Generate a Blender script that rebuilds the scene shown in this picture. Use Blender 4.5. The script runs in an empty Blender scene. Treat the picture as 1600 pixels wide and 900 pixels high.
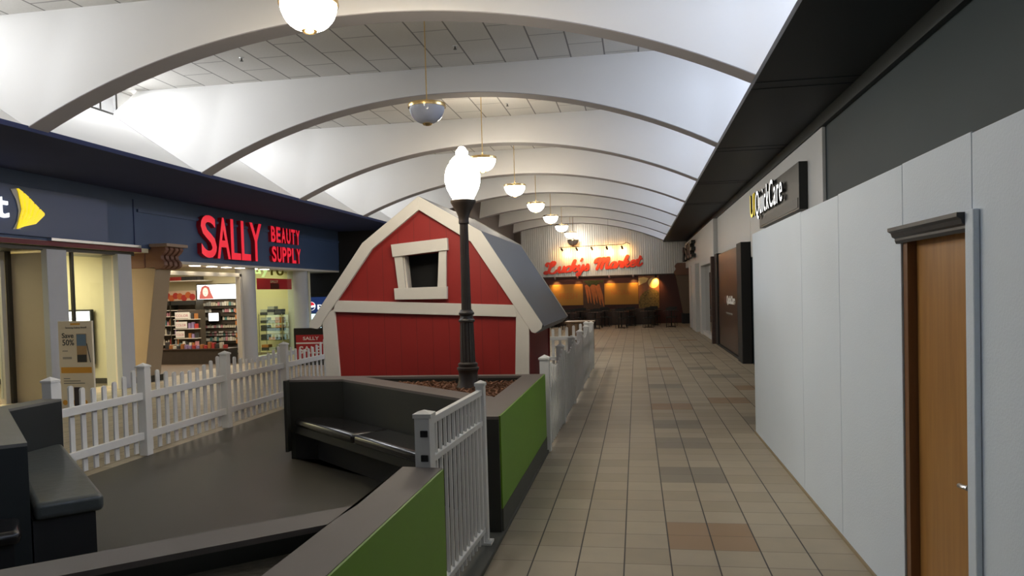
import bpy, bmesh, math, random
from mathutils import Vector, Matrix
random.seed(7)
S = bpy.context.scene
COL = S.collection
PI = math.pi

# ------------------------------------------------------------------ camera
CAM_H = 1.785
yaw, pitch, roll = 0.1647, -0.0290, -0.0277
cy_, sy_ = math.cos(yaw), math.sin(yaw)
fw = Vector((-sy_*math.cos(pitch), cy_*math.cos(pitch), math.sin(pitch)))
r0 = Vector((cy_, sy_, 0)); u0 = r0.cross(fw)
rt = math.cos(roll)*r0 + math.sin(roll)*u0
up = -math.sin(roll)*r0 + math.cos(roll)*u0
cam = bpy.data.cameras.new('camera'); co = bpy.data.objects.new('camera', cam); COL.objects.link(co)
co.matrix_world = Matrix(((rt.x, up.x, -fw.x, 0), (rt.y, up.y, -fw.y, 0), (rt.z, up.z, -fw.z, CAM_H), (0, 0, 0, 1)))
cam.sensor_width = 36; cam.lens = 1173.8/1600*36; cam.shift_y = (490.47-450)/1600
cam.clip_start = 0.05; cam.clip_end = 300
S.camera = co

# ------------------------------------------------------------------ world, exposure
W = bpy.data.worlds.new('world'); S.world = W; W.use_nodes = True
W.node_tree.nodes['Background'].inputs[0].default_value = (0.75, 0.82, 1.0, 1)
W.node_tree.nodes['Background'].inputs[1].default_value = 0.25
S.view_settings.view_transform = 'Standard'
S.view_settings.look = 'None'
S.view_settings.gamma = 1.0
S.view_settings.use_curve_mapping = False
S.view_settings.exposure = 0.95

def area(name, loc, direction, sx, sy, power, color, spread=PI):
    l = bpy.data.lights.new(name, 'AREA'); l.shape = 'RECTANGLE'; l.size = sx; l.size_y = sy
    l.energy = power; l.color = color; l.spread = spread
    o = bpy.data.objects.new(name, l); COL.objects.link(o)
    o.location = loc; o.rotation_euler = Vector(direction).to_track_quat('-Z', 'Y').to_euler()
    return o
def spot(name, loc, target, power, color, deg=60, blend=0.6, r=0.03):
    l = bpy.data.lights.new(name, 'SPOT'); l.energy = power; l.color = color
    l.spot_size = math.radians(deg); l.spot_blend = blend; l.shadow_soft_size = r
    o = bpy.data.objects.new(name, l); COL.objects.link(o)
    o.location = loc; o.rotation_euler = (Vector(target)-Vector(loc)).to_track_quat('-Z', 'Y').to_euler()
    return o
def point(name, loc, power, color, r=0.1):
    l = bpy.data.lights.new(name, 'POINT'); l.energy = power; l.color = color; l.shadow_soft_size = r
    o = bpy.data.objects.new(name, l); COL.objects.link(o); o.location = loc
    return o

RIBS_W = [-3.5, 0.7, 4.85, 8.95, 13.0, 17.15, 21.4, 25.6]      # ribs of the wide vault
RIBS_N = [29.9, 34.2, 38.35]                       # ribs of the narrower far vault
EL, ER, EZ = -8.0, 1.41, 4.17                            # eaves
ZC = 6.0
YEND = 38.65
# daylight through the clerestory windows above both eaves
LP = {0.7: 44, 4.85: 52, 8.95: 64, 13.0: 46, 17.15: 40, 21.4: 40}
RP = {-3.5: 45, 0.7: 55, 4.85: 52, 8.95: 50, 13.0: 44, 17.15: 40, 21.4: 36, 25.6: 27, 29.9: 24, 34.2: 26}
allr = RIBS_W + RIBS_N
for i, y in enumerate(allr[:-1]):
    yc = (y + allr[i+1])/2 + .45
    if y in LP:
        area('daylight_left', (-10.02, yc, 5.72), (1, 0, -.25), 3.2, .55, LP[y], (.97, .985, 1.0))
    if y in RP:
        area('daylight_right', (3.42, yc, 5.72), (-1, 0, -.25), 3.2, .55, RP[y], (.70, .80, 1.0))
# shop lighting
area('sprint_light', (-13.0, 12.4, 2.95), (0, 0, -1), 2.6, 3.6, 150, (1.0, .86, .56))
area('phone_shop_front_light', (-11.2, 10.5, 2.84), (0, 0, -1), .7, 3.4, 32, (1.0, .84, .58))
area('beauty_shop_light', (-13.3, 19.5, 2.95), (0, 0, -1), 3.6, 5.0, 110, (1.0, .86, .66))
area('shop_window_light', (-12.0, 21.9, 2.9), (0, 0, -1), 1.4, 2.0, 22, (1.0, .93, .6))

# ------------------------------------------------------------------ materials
MATS = {}
def nt(m): return m.node_tree.nodes, m.node_tree.links
def mat(name, color, rough=.6, metal=0, spec=.5, noise=.06, nscale=8, bump=0, bscale=60, emit=None, es=0, trans=0, alpha=1, coat=0):
    if name in MATS: return MATS[name]
    m = bpy.data.materials.new(name); m.use_nodes = True
    N, L = nt(m); b = N['Principled BSDF']
    b.inputs['Roughness'].default_value = rough; b.inputs['Metallic'].default_value = metal
    b.inputs['Specular IOR Level'].default_value = spec
    b.inputs['Base Color'].default_value = (*color, 1)
    if coat: b.inputs['Coat Weight'].default_value = coat
    if noise or bump:
        tc = N.new('ShaderNodeTexCoord')
    if noise:
        n = N.new('ShaderNodeTexNoise'); n.inputs['Scale'].default_value = nscale; n.inputs['Detail'].default_value = 4
        L.new(tc.outputs['Object'], n.inputs['Vector'])
        mr = N.new('ShaderNodeMapRange'); mr.inputs[3].default_value = 1-noise; mr.inputs[4].default_value = 1+noise
        L.new(n.outputs['Fac'], mr.inputs[0])
        mx = N.new('ShaderNodeVectorMath'); mx.operation = 'SCALE'; mx.inputs[0].default_value = color
        L.new(mr.outputs[0], mx.inputs['Scale']); L.new(mx.outputs[0], b.inputs['Base Color'])
    if bump:
        n2 = N.new('ShaderNodeTexNoise'); n2.inputs['Scale'].default_value = bscale
        L.new(tc.outputs['Object'], n2.inputs['Vector'])
        bp = N.new('ShaderNodeBump'); bp.inputs['Strength'].default_value = bump; bp.inputs['Distance'].default_value = .01
        L.new(n2.outputs['Fac'], bp.inputs['Height']); L.new(bp.outputs[0], b.inputs['Normal'])
    if emit:
        b.inputs['Emission Color'].default_value = (*emit, 1); b.inputs['Emission Strength'].default_value = es
    if trans: b.inputs['Transmission Weight'].default_value = trans
    if alpha < 1: b.inputs['Alpha'].default_value = alpha
    MATS[name] = m; return m

def math_node(N, L, op, a, b=None, c=None):
    n = N.new('ShaderNodeMath'); n.operation = op
    for i, v in enumerate((a, b, c)):
        if v is None: continue
        if isinstance(v, (int, float)): n.inputs[i].default_value = v
        else: L.new(v, n.inputs[i])
    return n.outputs[0]

def mixc(N, L, fac, a, b):
    n = N.new('ShaderNodeMix'); n.data_type = 'RGBA'
    if isinstance(fac, (int, float)): n.inputs[0].default_value = fac
    else: L.new(fac, n.inputs[0])
    for i, v in ((6, a), (7, b)):
        if isinstance(v, tuple): n.inputs[i].default_value = (*v, 1)
        else: L.new(v, n.inputs[i])
    return n.outputs[2]

def floor_material():
    m = bpy.data.materials.new('floor_tile'); m.use_nodes = True; N, L = nt(m); b = N['Principled BSDF']
    tc = N.new('ShaderNodeTexCoord'); sp = N.new('ShaderNodeSeparateXYZ'); L.new(tc.outputs['Object'], sp.inputs[0])
    u = math_node(N, L, 'DIVIDE', math_node(N, L, 'ADD', sp.outputs[0], .7168), .3)
    v = math_node(N, L, 'DIVIDE', math_node(N, L, 'SUBTRACT', sp.outputs[1], 4.886), .3)
    def line(t, w):
        f = math_node(N, L, 'FRACT', t)
        d = math_node(N, L, 'MINIMUM', f, math_node(N, L, 'SUBTRACT', 1.0, f))
        return math_node(N, L, 'LESS_THAN', d, w)
    lu, lv = line(u, .016), line(v, .016)
    cv = N.new('ShaderNodeCombineXYZ')
    L.new(math_node(N, L, 'FLOOR', u), cv.inputs[0]); L.new(math_node(N, L, 'FLOOR', v), cv.inputs[1])
    wn = N.new('ShaderNodeTexWhiteNoise'); wn.noise_dimensions = '2D'; L.new(cv.outputs[0], wn.inputs['Vector'])
    ramp = N.new('ShaderNodeValToRGB'); L.new(wn.outputs['Value'], ramp.inputs[0])
    e = ramp.color_ramp.elements
    e[0].position = 0; e[0].color = (.385, .32, .225, 1)
    e[1].position = 1; e[1].color = (.47, .405, .295, 1)
    x = ramp.color_ramp.elements.new(.5); x.color = (.435, .37, .27, 1)
    no = N.new('ShaderNodeTexNoise'); no.inputs['Scale'].default_value = 5; no.inputs['Detail'].default_value = 6
    L.new(tc.outputs['Object'], no.inputs['Vector'])
    mr = N.new('ShaderNodeMapRange'); mr.inputs[3].default_value = .84; mr.inputs[4].default_value = 1.14; L.new(no.outputs['Fac'], mr.inputs[0])
    sc = N.new('ShaderNodeVectorMath'); sc.operation = 'SCALE'; L.new(ramp.outputs[0], sc.inputs[0]); L.new(mr.outputs[0], sc.inputs['Scale'])
    c = sc.outputs[0]
    # two-by-two accent tiles: brown ones and dark ones
    brown = [(4, 2), (4, 22), (8.5, 12), (6.6, 24), (4.3, 40), (9, 29), (5, 60), (8, 70), (-8, 6), (-14, 20)]
    dark = [(4, 8), (4, 13), (3.8, 17.2), (4, 30), (7.6, 18.2), (4, 50), (7.4, 40), (8, 35), (7.5, 53), (8, 61), (6.8, 75), (7, 88), (-12, 30)]
    for lst, colr, k in ((brown, (.33, .19, .09), .75), (dark, (.19, .165, .13), .62)):
        acc = None
        for (uc, vc) in lst:
            uc = round(uc); vc = round(vc)
            a = math_node(N, L, 'LESS_THAN', math_node(N, L, 'ABSOLUTE', math_node(N, L, 'SUBTRACT', u, float(uc))), 1.0)
            d = math_node(N, L, 'LESS_THAN', math_node(N, L, 'ABSOLUTE', math_node(N, L, 'SUBTRACT', v, float(vc))), 1.0)
            p = math_node(N, L, 'MULTIPLY', a, d)
            acc = p if acc is None else math_node(N, L, 'MAXIMUM', acc, p)
        c = mixc(N, L, math_node(N, L, 'MULTIPLY', acc, k), c, colr)
    c = mixc(N, L, math_node(N, L, 'MULTIPLY', lv, .55), c, (.10, .075, .055))
    c = mixc(N, L, lu, c, (.035, .026, .02))
    L.new(c, b.inputs['Base Color'])
    rr = N.new('ShaderNodeMapRange'); rr.inputs[3].default_value = .40; rr.inputs[4].default_value = .62; L.new(no.outputs['Fac'], rr.inputs[0])
    L.new(rr.outputs[0], b.inputs['Roughness'])
    bp = N.new('ShaderNodeBump'); bp.inputs['Strength'].default_value = .35; bp.inputs['Distance'].default_value = .004; bp.invert = True
    L.new(math_node(N, L, 'MAXIMUM', lu, lv), bp.inputs['Height']); L.new(bp.outputs[0], b.inputs['Normal'])
    return m

def grid_material(name, base, linec, sx, sy, ox, oy, wx, wy, rough=.8, stagger=True):
    m = bpy.data.materials.new(name); m.use_nodes = True; N, L = nt(m); b = N['Principled BSDF']
    b.inputs['Roughness'].default_value = rough
    tc = N.new('ShaderNodeTexCoord'); sp = N.new('ShaderNodeSeparateXYZ'); L.new(tc.outputs['Object'], sp.inputs[0])
    u = math_node(N, L, 'DIVIDE', math_node(N, L, 'SUBTRACT', sp.outputs[0], ox), sx)
    v = math_node(N, L, 'DIVIDE', math_node(N, L, 'SUBTRACT', sp.outputs[1], oy), sy)
    if stagger:
        par = math_node(N, L, 'MULTIPLY', math_node(N, L, 'MODULO', math_node(N, L, 'ADD', math_node(N, L, 'FLOOR', u), 100), 2), .5)
        v = math_node(N, L, 'ADD', v, par)
    def line(t, w):
        f = math_node(N, L, 'FRACT', t)
        d = math_node(N, L, 'MINIMUM', f, math_node(N, L, 'SUBTRACT', 1.0, f))
        return math_node(N, L, 'LESS_THAN', d, w)
    no = N.new('ShaderNodeTexNoise'); no.inputs['Scale'].default_value = 30; L.new(tc.outputs['Object'], no.inputs['Vector'])
    mr = N.new('ShaderNodeMapRange'); mr.inputs[3].default_value = .93; mr.inputs[4].default_value = 1.07; L.new(no.outputs['Fac'], mr.inputs[0])
    sc = N.new('ShaderNodeVectorMath'); sc.operation = 'SCALE'; sc.inputs[0].default_value = base; L.new(mr.outputs[0], sc.inputs['Scale'])
    c = mixc(N, L, math_node(N, L, 'MULTIPLY', line(v, wy), .7), sc.outputs[0], linec)
    c = mixc(N, L, line(u, wx), c, linec)
    L.new(c, b.inputs['Base Color'])
    return m

def seams_material(name, base, linec, step, offset, axis, width, rough=.6, noise=.05, gloss=None):
    """vertical grooves every step metres along one axis"""
    m = bpy.data.materials.new(name); m.use_nodes = True; N, L = nt(m); b = N['Principled BSDF']
    b.inputs['Roughness'].default_value = rough
    tc = N.new('ShaderNodeTexCoord'); sp = N.new('ShaderNodeSeparateXYZ'); L.new(tc.outputs['Object'], sp.inputs[0])
    u = math_node(N, L, 'DIVIDE', math_node(N, L, 'SUBTRACT', sp.outputs[axis], offset), step)
    f = math_node(N, L, 'FRACT', u); d = math_node(N, L, 'MINIMUM', f, math_node(N, L, 'SUBTRACT', 1.0, f))
    ln = math_node(N, L, 'LESS_THAN', d, width/step)
    no = N.new('ShaderNodeTexNoise'); no.inputs['Scale'].default_value = 3; no.inputs['Detail'].default_value = 5; L.new(tc.outputs['Object'], no.inputs['Vector'])
    mr = N.new('ShaderNodeMapRange'); mr.inputs[3].default_value = 1-noise; mr.inputs[4].default_value = 1+noise; L.new(no.outputs['Fac'], mr.inputs[0])
    sc = N.new('ShaderNodeVectorMath'); sc.operation = 'SCALE'; sc.inputs[0].default_value = base; L.new(mr.outputs[0], sc.inputs['Scale'])
    L.new(mixc(N, L, ln, sc.outputs[0], linec), b.inputs['Base Color'])
    bp = N.new('ShaderNodeBump'); bp.inputs['Strength'].default_value = .5; bp.inputs['Distance'].default_value = .006; bp.invert = True
    L.new(ln, bp.inputs['Height']); L.new(bp.outputs[0], b.inputs['Normal'])
    return m

def wood_material(name, c1, c2, rough=.4, scale=(14, 14, 1.2)):
    m = bpy.data.materials.new(name); m.use_nodes = True; N, L = nt(m); b = N['Principled BSDF']
    b.inputs['Roughness'].default_value = rough
    tc = N.new('ShaderNodeTexCoord'); mp = N.new('ShaderNodeMapping'); mp.inputs['Scale'].default_value = scale
    L.new(tc.outputs['Object'], mp.inputs[0])
    no = N.new('ShaderNodeTexNoise'); no.inputs['Scale'].default_value = 1.6; no.inputs['Detail'].default_value = 8; no.inputs['Distortion'].default_value = .4
    L.new(mp.outputs[0], no.inputs['Vector'])
    rp = N.new('ShaderNodeValToRGB'); rp.color_ramp.elements[0].position = .3; rp.color_ramp.elements[0].color = (*c1, 1)
    rp.color_ramp.elements[1].position = .72; rp.color_ramp.elements[1].color = (*c2, 1)
    L.new(no.outputs['Fac'], rp.inputs[0]); L.new(rp.outputs[0], b.inputs['Base Color'])
    return m

def glass_material(name, tint=(.9, .95, .95), mixf=.1):
    m = bpy.data.materials.new(name); m.use_nodes = True; N, L = nt(m)
    for n in list(N):
        if n.type != 'OUTPUT_MATERIAL': N.remove(n)
    out = [n for n in N if n.type == 'OUTPUT_MATERIAL'][0]
    t = N.new('ShaderNodeBsdfTransparent'); t.inputs[0].default_value = (*tint, 1)
    g = N.new('ShaderNodeBsdfGlossy'); g.inputs['Roughness'].default_value = .03
    mx = N.new('ShaderNodeMixShader'); fr = N.new('ShaderNodeLayerWeight'); fr.inputs[0].default_value = .5
    ad = math_node(N, L, 'ADD', math_node(N, L, 'MULTIPLY', math_node(N, L, 'POWER', fr.outputs['Facing'], 4.0), .5), mixf*.4)
    L.new(ad, mx.inputs[0]); L.new(t.outputs[0], mx.inputs[1]); L.new(g.outputs[0], mx.inputs[2]); L.new(mx.outputs[0], out.inputs[0])
    return m

M_floor = floor_material()
M_ceil = grid_material('ceiling_tile', (.62, .60, .56), (.20, .19, .18), .6, 1.2, -2.868, .4, .022, .012)
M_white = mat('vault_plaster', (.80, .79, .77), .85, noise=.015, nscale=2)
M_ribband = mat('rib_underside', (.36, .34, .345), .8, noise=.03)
M_blacksoffit = mat('soffit_black', (.014, .019, .026), .55, noise=.1, nscale=2)
M_navy_dark = mat('soffit_navy', (.05, .062, .14), .9, 0, .15, noise=.1, nscale=2)
M_navy = mat('fascia_navy', (.06, .10, .20), .5, noise=.08, nscale=1.5)
M_navy2 = mat('sign_box_navy', (.05, .085, .20), .35, noise=.05, nscale=1.5)
M_slate = mat('slate_wall', (.022, .04, .048), .6, noise=.08, nscale=1.2)
M_slate2 = mat('slate_band', (.03, .04, .045), .6, noise=.08, nscale=1.2)
M_panel = mat('white_panel', (.62, .64, .65), .5, noise=.03, nscale=1.5)
M_board = mat('painted_board', (.73, .81, .90), .65, noise=.035, nscale=1.3, bump=.15, bscale=90)
M_fence = mat('white_vinyl', (.74, .74, .72), .4, noise=.03)
M_barnred = seams_material('barn_red_boards', (.28, .014, .010), (.17, .012, .008), .203, -3.6, 0, .003, .55, .1)
M_barnside = seams_material('barn_side_red', (.27, .016, .012), (.12, .008, .006), .203, .1, 1, .004, .55, .1)
M_trim = mat('barn_cream_trim', (.64, .60, .53), .6, noise=.03)
M_roof = mat('barn_roof_grey', (.11, .113, .125), .45, noise=.12, nscale=60, bump=.25, bscale=200)
M_black = mat('flat_black', (.012, .012, .012), .6, noise=.1)
M_iron = mat('cast_iron', (.038, .028, .023), .38, noise=.15, nscale=12, bump=.1, bscale=40)  # brown tint is the globe's glow put into the iron colour
M_brownrim = mat('planter_rim_paint', (.14, .118, .105), .6, noise=.06, nscale=4)
M_blackwall = mat('planter_black_laminate', (.022, .022, .017), .5, noise=.12, nscale=3)
M_green = mat('lime_green_panel', (.14, .31, .014), .5, noise=.04, nscale=3)
M_vinyl = mat('black_vinyl', (.012, .011, .011), .24, noise=.12, nscale=6, bump=.12, bscale=14, coat=.3)
M_vinylgrey = mat('grey_vinyl', (.07, .078, .075), .33, noise=.15, nscale=5, bump=.3, bscale=12, coat=.2)  # lighter and rougher than the black cushions
M_rubber = mat('play_floor_rubber', (.064, .058, .044), .42, noise=.1, nscale=2)
M_curb = mat('kerb_grey', (.085, .085, .07), .7, noise=.1)
M_mulch = mat('bark_mulch', (.19, .085, .042), .9, noise=.45, nscale=25)
M_soil = mat('dark_soil', (.06, .05, .032), .95, noise=.3, nscale=20, bump=.8, bscale=30)
M_brass = mat('brass', (.75, .52, .22), .25, metal=1, noise=.05)
M_chrome = mat('satin_metal', (.6, .6, .6), .3, metal=1, noise=.03)
M_glow = mat('lit_glass', (.9, .9, .88), .3, noise=0, emit=(1, .95, .86), es=9)
M_glowlamp = mat('lit_lamp_globe', (.9, .9, .88), .3, noise=0, emit=(1, .93, .80), es=14)
M_milk = mat('unlit_milk_glass', (.42, .45, .55), .12, noise=.02, coat=.5)
M_milkdark = mat('unlit_brown_bowl', (.25, .20, .17), .3, noise=.02)
M_door = wood_material('door_oak_veneer', (.36, .165, .04), (.46, .225, .06))
M_jamb = wood_material('door_jamb_oak', (.17, .075, .03), (.24, .11, .045))
M_charcoal = mat('charcoal_moulding', (.03, .032, .036), .45, noise=.08)
M_red = mat('red_letter_face', (.75, .03, .045), .35, noise=0, emit=(1, .02, .05), es=.32)
M_redside = mat('red_letter_side', (.45, .01, .02), .4, noise=0)
M_luckyred = mat('market_sign_red', (.55, .035, .02), .45, noise=.03)
M_whiteglow = mat('white_letter_face', (.85, .85, .82), .3, noise=0, emit=(1, 1, .97), es=.7)
M_yellowglow = mat('yellow_letter_face', (.8, .6, .03), .3, noise=0, emit=(1, .75, .02), es=.4)
M_tan = mat('pilaster_tan', (.36, .27, .17), .55, noise=.06, nscale=2)
M_tandark = mat('bracket_terracotta', (.20, .095, .062), .55, noise=.08)
M_tanlight = mat('capital_cap', (.36, .26, .20), .5, noise=.05)
M_creamwall = mat('shop_cream_wall', (.68, .62, .43), .7, noise=.03)
M_warmreturn = mat('warm_lit_return_wall', (.52, .43, .31), .6, noise=.03)  # warm shop light on this wall face put into its colour
M_bluewhite = mat('white_column_paint', (.50, .51, .54), .5, noise=.03)
M_maroon = mat('maroon_stripe', (.16, .015, .025), .5, noise=.05)
M_darkmetal = mat('dark_mullion', (.03, .026, .018), .4, noise=.05)
M_shopfloor = mat('shop_floor', (.32, .26, .19), .4, noise=.08)
M_glass = glass_material('shop_glass')
M_glassgreen = glass_material('display_glass', (.86, .93, .80), .08)
M_clear = glass_material('window_glass', (.97, .98, 1), .04)
M_brownwall = mat('brown_wall', (.075, .055, .045), .6, noise=.08, nscale=2)
M_darkred = mat('oxblood_wall', (.06, .013, .010), .55, noise=.15, nscale=2)
M_mustard = mat('mustard_board', (.46, .22, .035), .6, noise=.08, nscale=1.5)
M_darkbrown = mat('dark_brown_laminate', (.045, .022, .015), .4, noise=.1, nscale=3)
M_text_dark = mat('printed_dark', (.05, .05, .05), .6, noise=0)
M_text_grey = mat('printed_grey', (.22, .21, .19), .6, noise=0)
M_orange = mat('printed_orange', (.75, .36, .04), .5, noise=0)
M_paper = mat('poster_cream', (.82, .72, .56), .6, noise=.02)
M_white_p = mat('printed_white', (.85, .85, .82), .5, noise=0)
M_screen = mat('lit_screen_white', (.9, .9, .9), .3, noise=0, emit=(1, 1, .97), es=1.3)
M_coolglow = mat('cooler_lit_white', (.5, .6, .6), .3, noise=0, emit=(.65, .9, .95), es=.8)
M_pblue = mat('drink_sign_blue', (.015, .03, .10), .4, noise=0, emit=(.02, .05, .2), es=.25)

# ------------------------------------------------------------------ mesh building
class MB:
    def __init__(s): s.v = []; s.f = []; s.m = []
    def add(s, vs, fs, mi=0):
        o = len(s.v); s.v += [tuple(v) for v in vs]; s.f += [tuple(i+o for i in f) for f in fs]; s.m += [mi]*len(fs)
        return s
    def box(s, x0, x1, y0, y1, z0, z1, mi=0):
        vs = [(x, y, z) for z in (z0, z1) for y in (y0, y1) for x in (x0, x1)]
        return s.add(vs, [(0, 2, 3, 1), (4, 5, 7, 6), (0, 1, 5, 4), (2, 6, 7, 3), (0, 4, 6, 2), (1, 3, 7, 5)], mi)
    def prism(s, poly, a, b, axis='y', mi=0, cap=True):
        """poly in the plane normal to axis, extruded a..b ; axis y: (x,z); x: (y,z); z: (x,y)"""
        def P(p, t):
            return {'y': (p[0], t, p[1]), 'x': (t, p[0], p[1]), 'z': (p[0], p[1], t)}[axis]
        n = len(poly); vs = [P(p, a) for p in poly] + [P(p, b) for p in poly]
        fs = [(i, (i+1) % n, (i+1) % n+n, i+n) for i in range(n)]
        if cap: fs += [tuple(range(n))[::-1], tuple(range(n, 2*n))]
        return s.add(vs, fs, mi)
    def lathe(s, prof, cx=0, cy=0, z=0, n=24, mi=0):
        vs = []; fs = []
        for (r, h) in prof:
            for k in range(n):
                a = 2*PI*k/n; vs.append((cx+r*math.cos(a), cy+r*math.sin(a), z+h))
        for i in range(len(prof)-1):
            for k in range(n):
                fs.append((i*n+k, i*n+(k+1) % n, (i+1)*n+(k+1) % n, (i+1)*n+k))
        return s.add(vs, fs, mi)
    def tube(s, pts, r, n=8, mi=0):
        pts = [Vector(p) for p in pts]; rings = []
        for i, p in enumerate(pts):
            d = (pts[min(i+1, len(pts)-1)]-pts[max(i-1, 0)]).normalized()
            a = d.orthogonal().normalized(); b = d.cross(a)
            if rings:
                a = (rings[-1][1]-d*rings[-1][1].dot(d)).normalized(); b = d.cross(a)
            rings.append((p, a, b))
        vs = []
        for p, a, b in rings:
            for k in range(n):
                t = 2*PI*k/n; vs.append(p+(a*math.cos(t)+b*math.sin(t))*r)
        fs = [(i*n+k, i*n+(k+1) % n, (i+1)*n+(k+1) % n, (i+1)*n+k) for i in range(len(pts)-1) for k in range(n)]
        fs += [tuple(range(n))[::-1], tuple((len(pts)-1)*n+k for k in range(n))]
        return s.add(vs, fs, mi)

def mk(name, mb, mats, parent=None, bevel=0, smooth=False, local=False, seg=2):
    me = bpy.data.meshes.new(name)
    off = Vector((0, 0, 0))
    if parent is not None and not local:
        p = parent
        while p is not None: off += Vector(p.location); p = p.parent
    vs = [tuple(Vector(v)-off) for v in mb.v] if off.length else mb.v
    me.from_pydata(vs, [], mb.f)
    bm = bmesh.new(); bm.from_mesh(me)
    bmesh.ops.recalc_face_normals(bm, faces=bm.faces); bm.to_mesh(me); bm.free()
    if not isinstance(mats, (list, tuple)): mats = [mats]
    for m in mats: me.materials.append(m)
    for p, mi in zip(me.polygons, mb.m): p.material_index = mi
    o = bpy.data.objects.new(name, me); COL.objects.link(o)
    if parent is not None: o.parent = parent
    if bevel:
        md = o.modifiers.new('bevel', 'BEVEL'); md.width = bevel; md.segments = seg; md.limit_method = 'ANGLE'; md.angle_limit = math.radians(40)
    if smooth:
        for p in me.polygons: p.use_smooth = True
        me.set_sharp_from_angle(angle=math.radians(38))
    return o

def tag(o, label, cat=None, group=None):
    o['label'] = label
    if cat: o['category'] = cat
    if group: o['group'] = group
    return o
def thing(name, loc, label, cat, group=None, rz=0):
    o = bpy.data.objects.new(name, None); COL.objects.link(o); o.location = loc; o.rotation_euler = (0, 0, rz)
    o.empty_display_size = .1
    return tag(o, label, cat, group)
def struct(name, mb, mats, **k):
    o = mk(name, mb, mats, **k); 
    if o.parent is None: o['kind'] = 'structure'
    return o
def copy_tree(o, parent=None):
    c = o.copy(); COL.objects.link(c); c.parent = parent
    for ch in o.children: copy_tree(ch, c)
    return c

_tc = {}
def text_verts(s, bold=0.0, space=1.0):
    k = (s, bold, space)
    if k in _tc: return _tc[k]
    cu = bpy.data.curves.new('t', 'FONT'); cu.body = s; cu.size = 1; cu.offset = bold; cu.extrude = .5; cu.space_character = space
    cu.resolution_u = 4
    ob = bpy.data.objects.new('t', cu); COL.objects.link(ob)
    dg = bpy.context.evaluated_depsgraph_get(); me = bpy.data.meshes.new_from_object(ob.evaluated_get(dg))
    vs = [tuple(v.co) for v in me.vertices]; fs = [tuple(p.vertices) for p in me.polygons]
    bpy.data.objects.remove(ob); bpy.data.curves.remove(cu); bpy.data.meshes.remove(me)
    _tc[k] = (vs, fs); return _tc[k]
AX = {'L': (Vector((0, 1, 0)), Vector((0, 0, 1)), Vector((1, 0, 0))),    # on the left wall, facing +x
      'R': (Vector((0, -1, 0)), Vector((0, 0, 1)), Vector((-1, 0, 0))),  # on the right wall, facing -x
      'E': (Vector((1, 0, 0)), Vector((0, 0, 1)), Vector((0, -1, 0)))}   # on the end wall, facing -y
def text(name, s, origin, w, h, depth, side, m, parent=None, bold=0.0, msides=None, space=1.0, local=False):
    """lettering whose box is w x h, its lower left back corner at origin"""
    vs, fs = text_verts(s, bold, space)
    x0 = min(v[0] for v in vs); x1 = max(v[0] for v in vs); y0 = min(v[1] for v in vs); y1 = max(v[1] for v in vs)
    ax, ay, az = AX[side] if isinstance(side, str) else side
    o = Vector(origin); out = []
    for v in vs:
        out.append(tuple(o + ax*((v[0]-x0)/(x1-x0)*w) + ay*((v[1]-y0)/(y1-y0)*h) + az*((v[2]+.5)*depth)))
    mb = MB(); mb.v = out; mb.f = fs; mb.m = [0]*len(fs)
    if msides:
        fz = [sum(vs[i][2] for i in f)/len(f) for f in fs]
        mb.m = [0 if z > .49 else 1 for z in fz]
        return mk(name, mb, [m, msides], parent, local=local)
    return mk(name, mb, m, parent, local=local)
def circle(cx, cz, r, n=20, a0=0, a1=2*PI):
    return [(cx+r*math.cos(a0+(a1-a0)*k/n), cz+r*math.sin(a0+(a1-a0)*k/n)) for k in range(n)]

# ================================================================== STRUCTURE
struct('floor', MB().box(-20, 2.62, -6, 39.2, -.1, 0), M_floor)

struct('floor_beauty_shop', MB().box(-16.5, -10.98, 15.2, 23.4, 0, .004), mat('beauty_floor', (.10, .065, .04), .5, noise=.1))
struct('floor_phone_shop', MB().box(-14.5, -11.45, -5, 15.0, 0, .004), mat('phone_carpet', (.13, .10, .065), .9, noise=.1))
# flat tiled ceiling
struct('ceiling', MB().box(-10.2, 3.6, -6, 39.2, ZC, ZC+.1), M_ceil)

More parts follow.
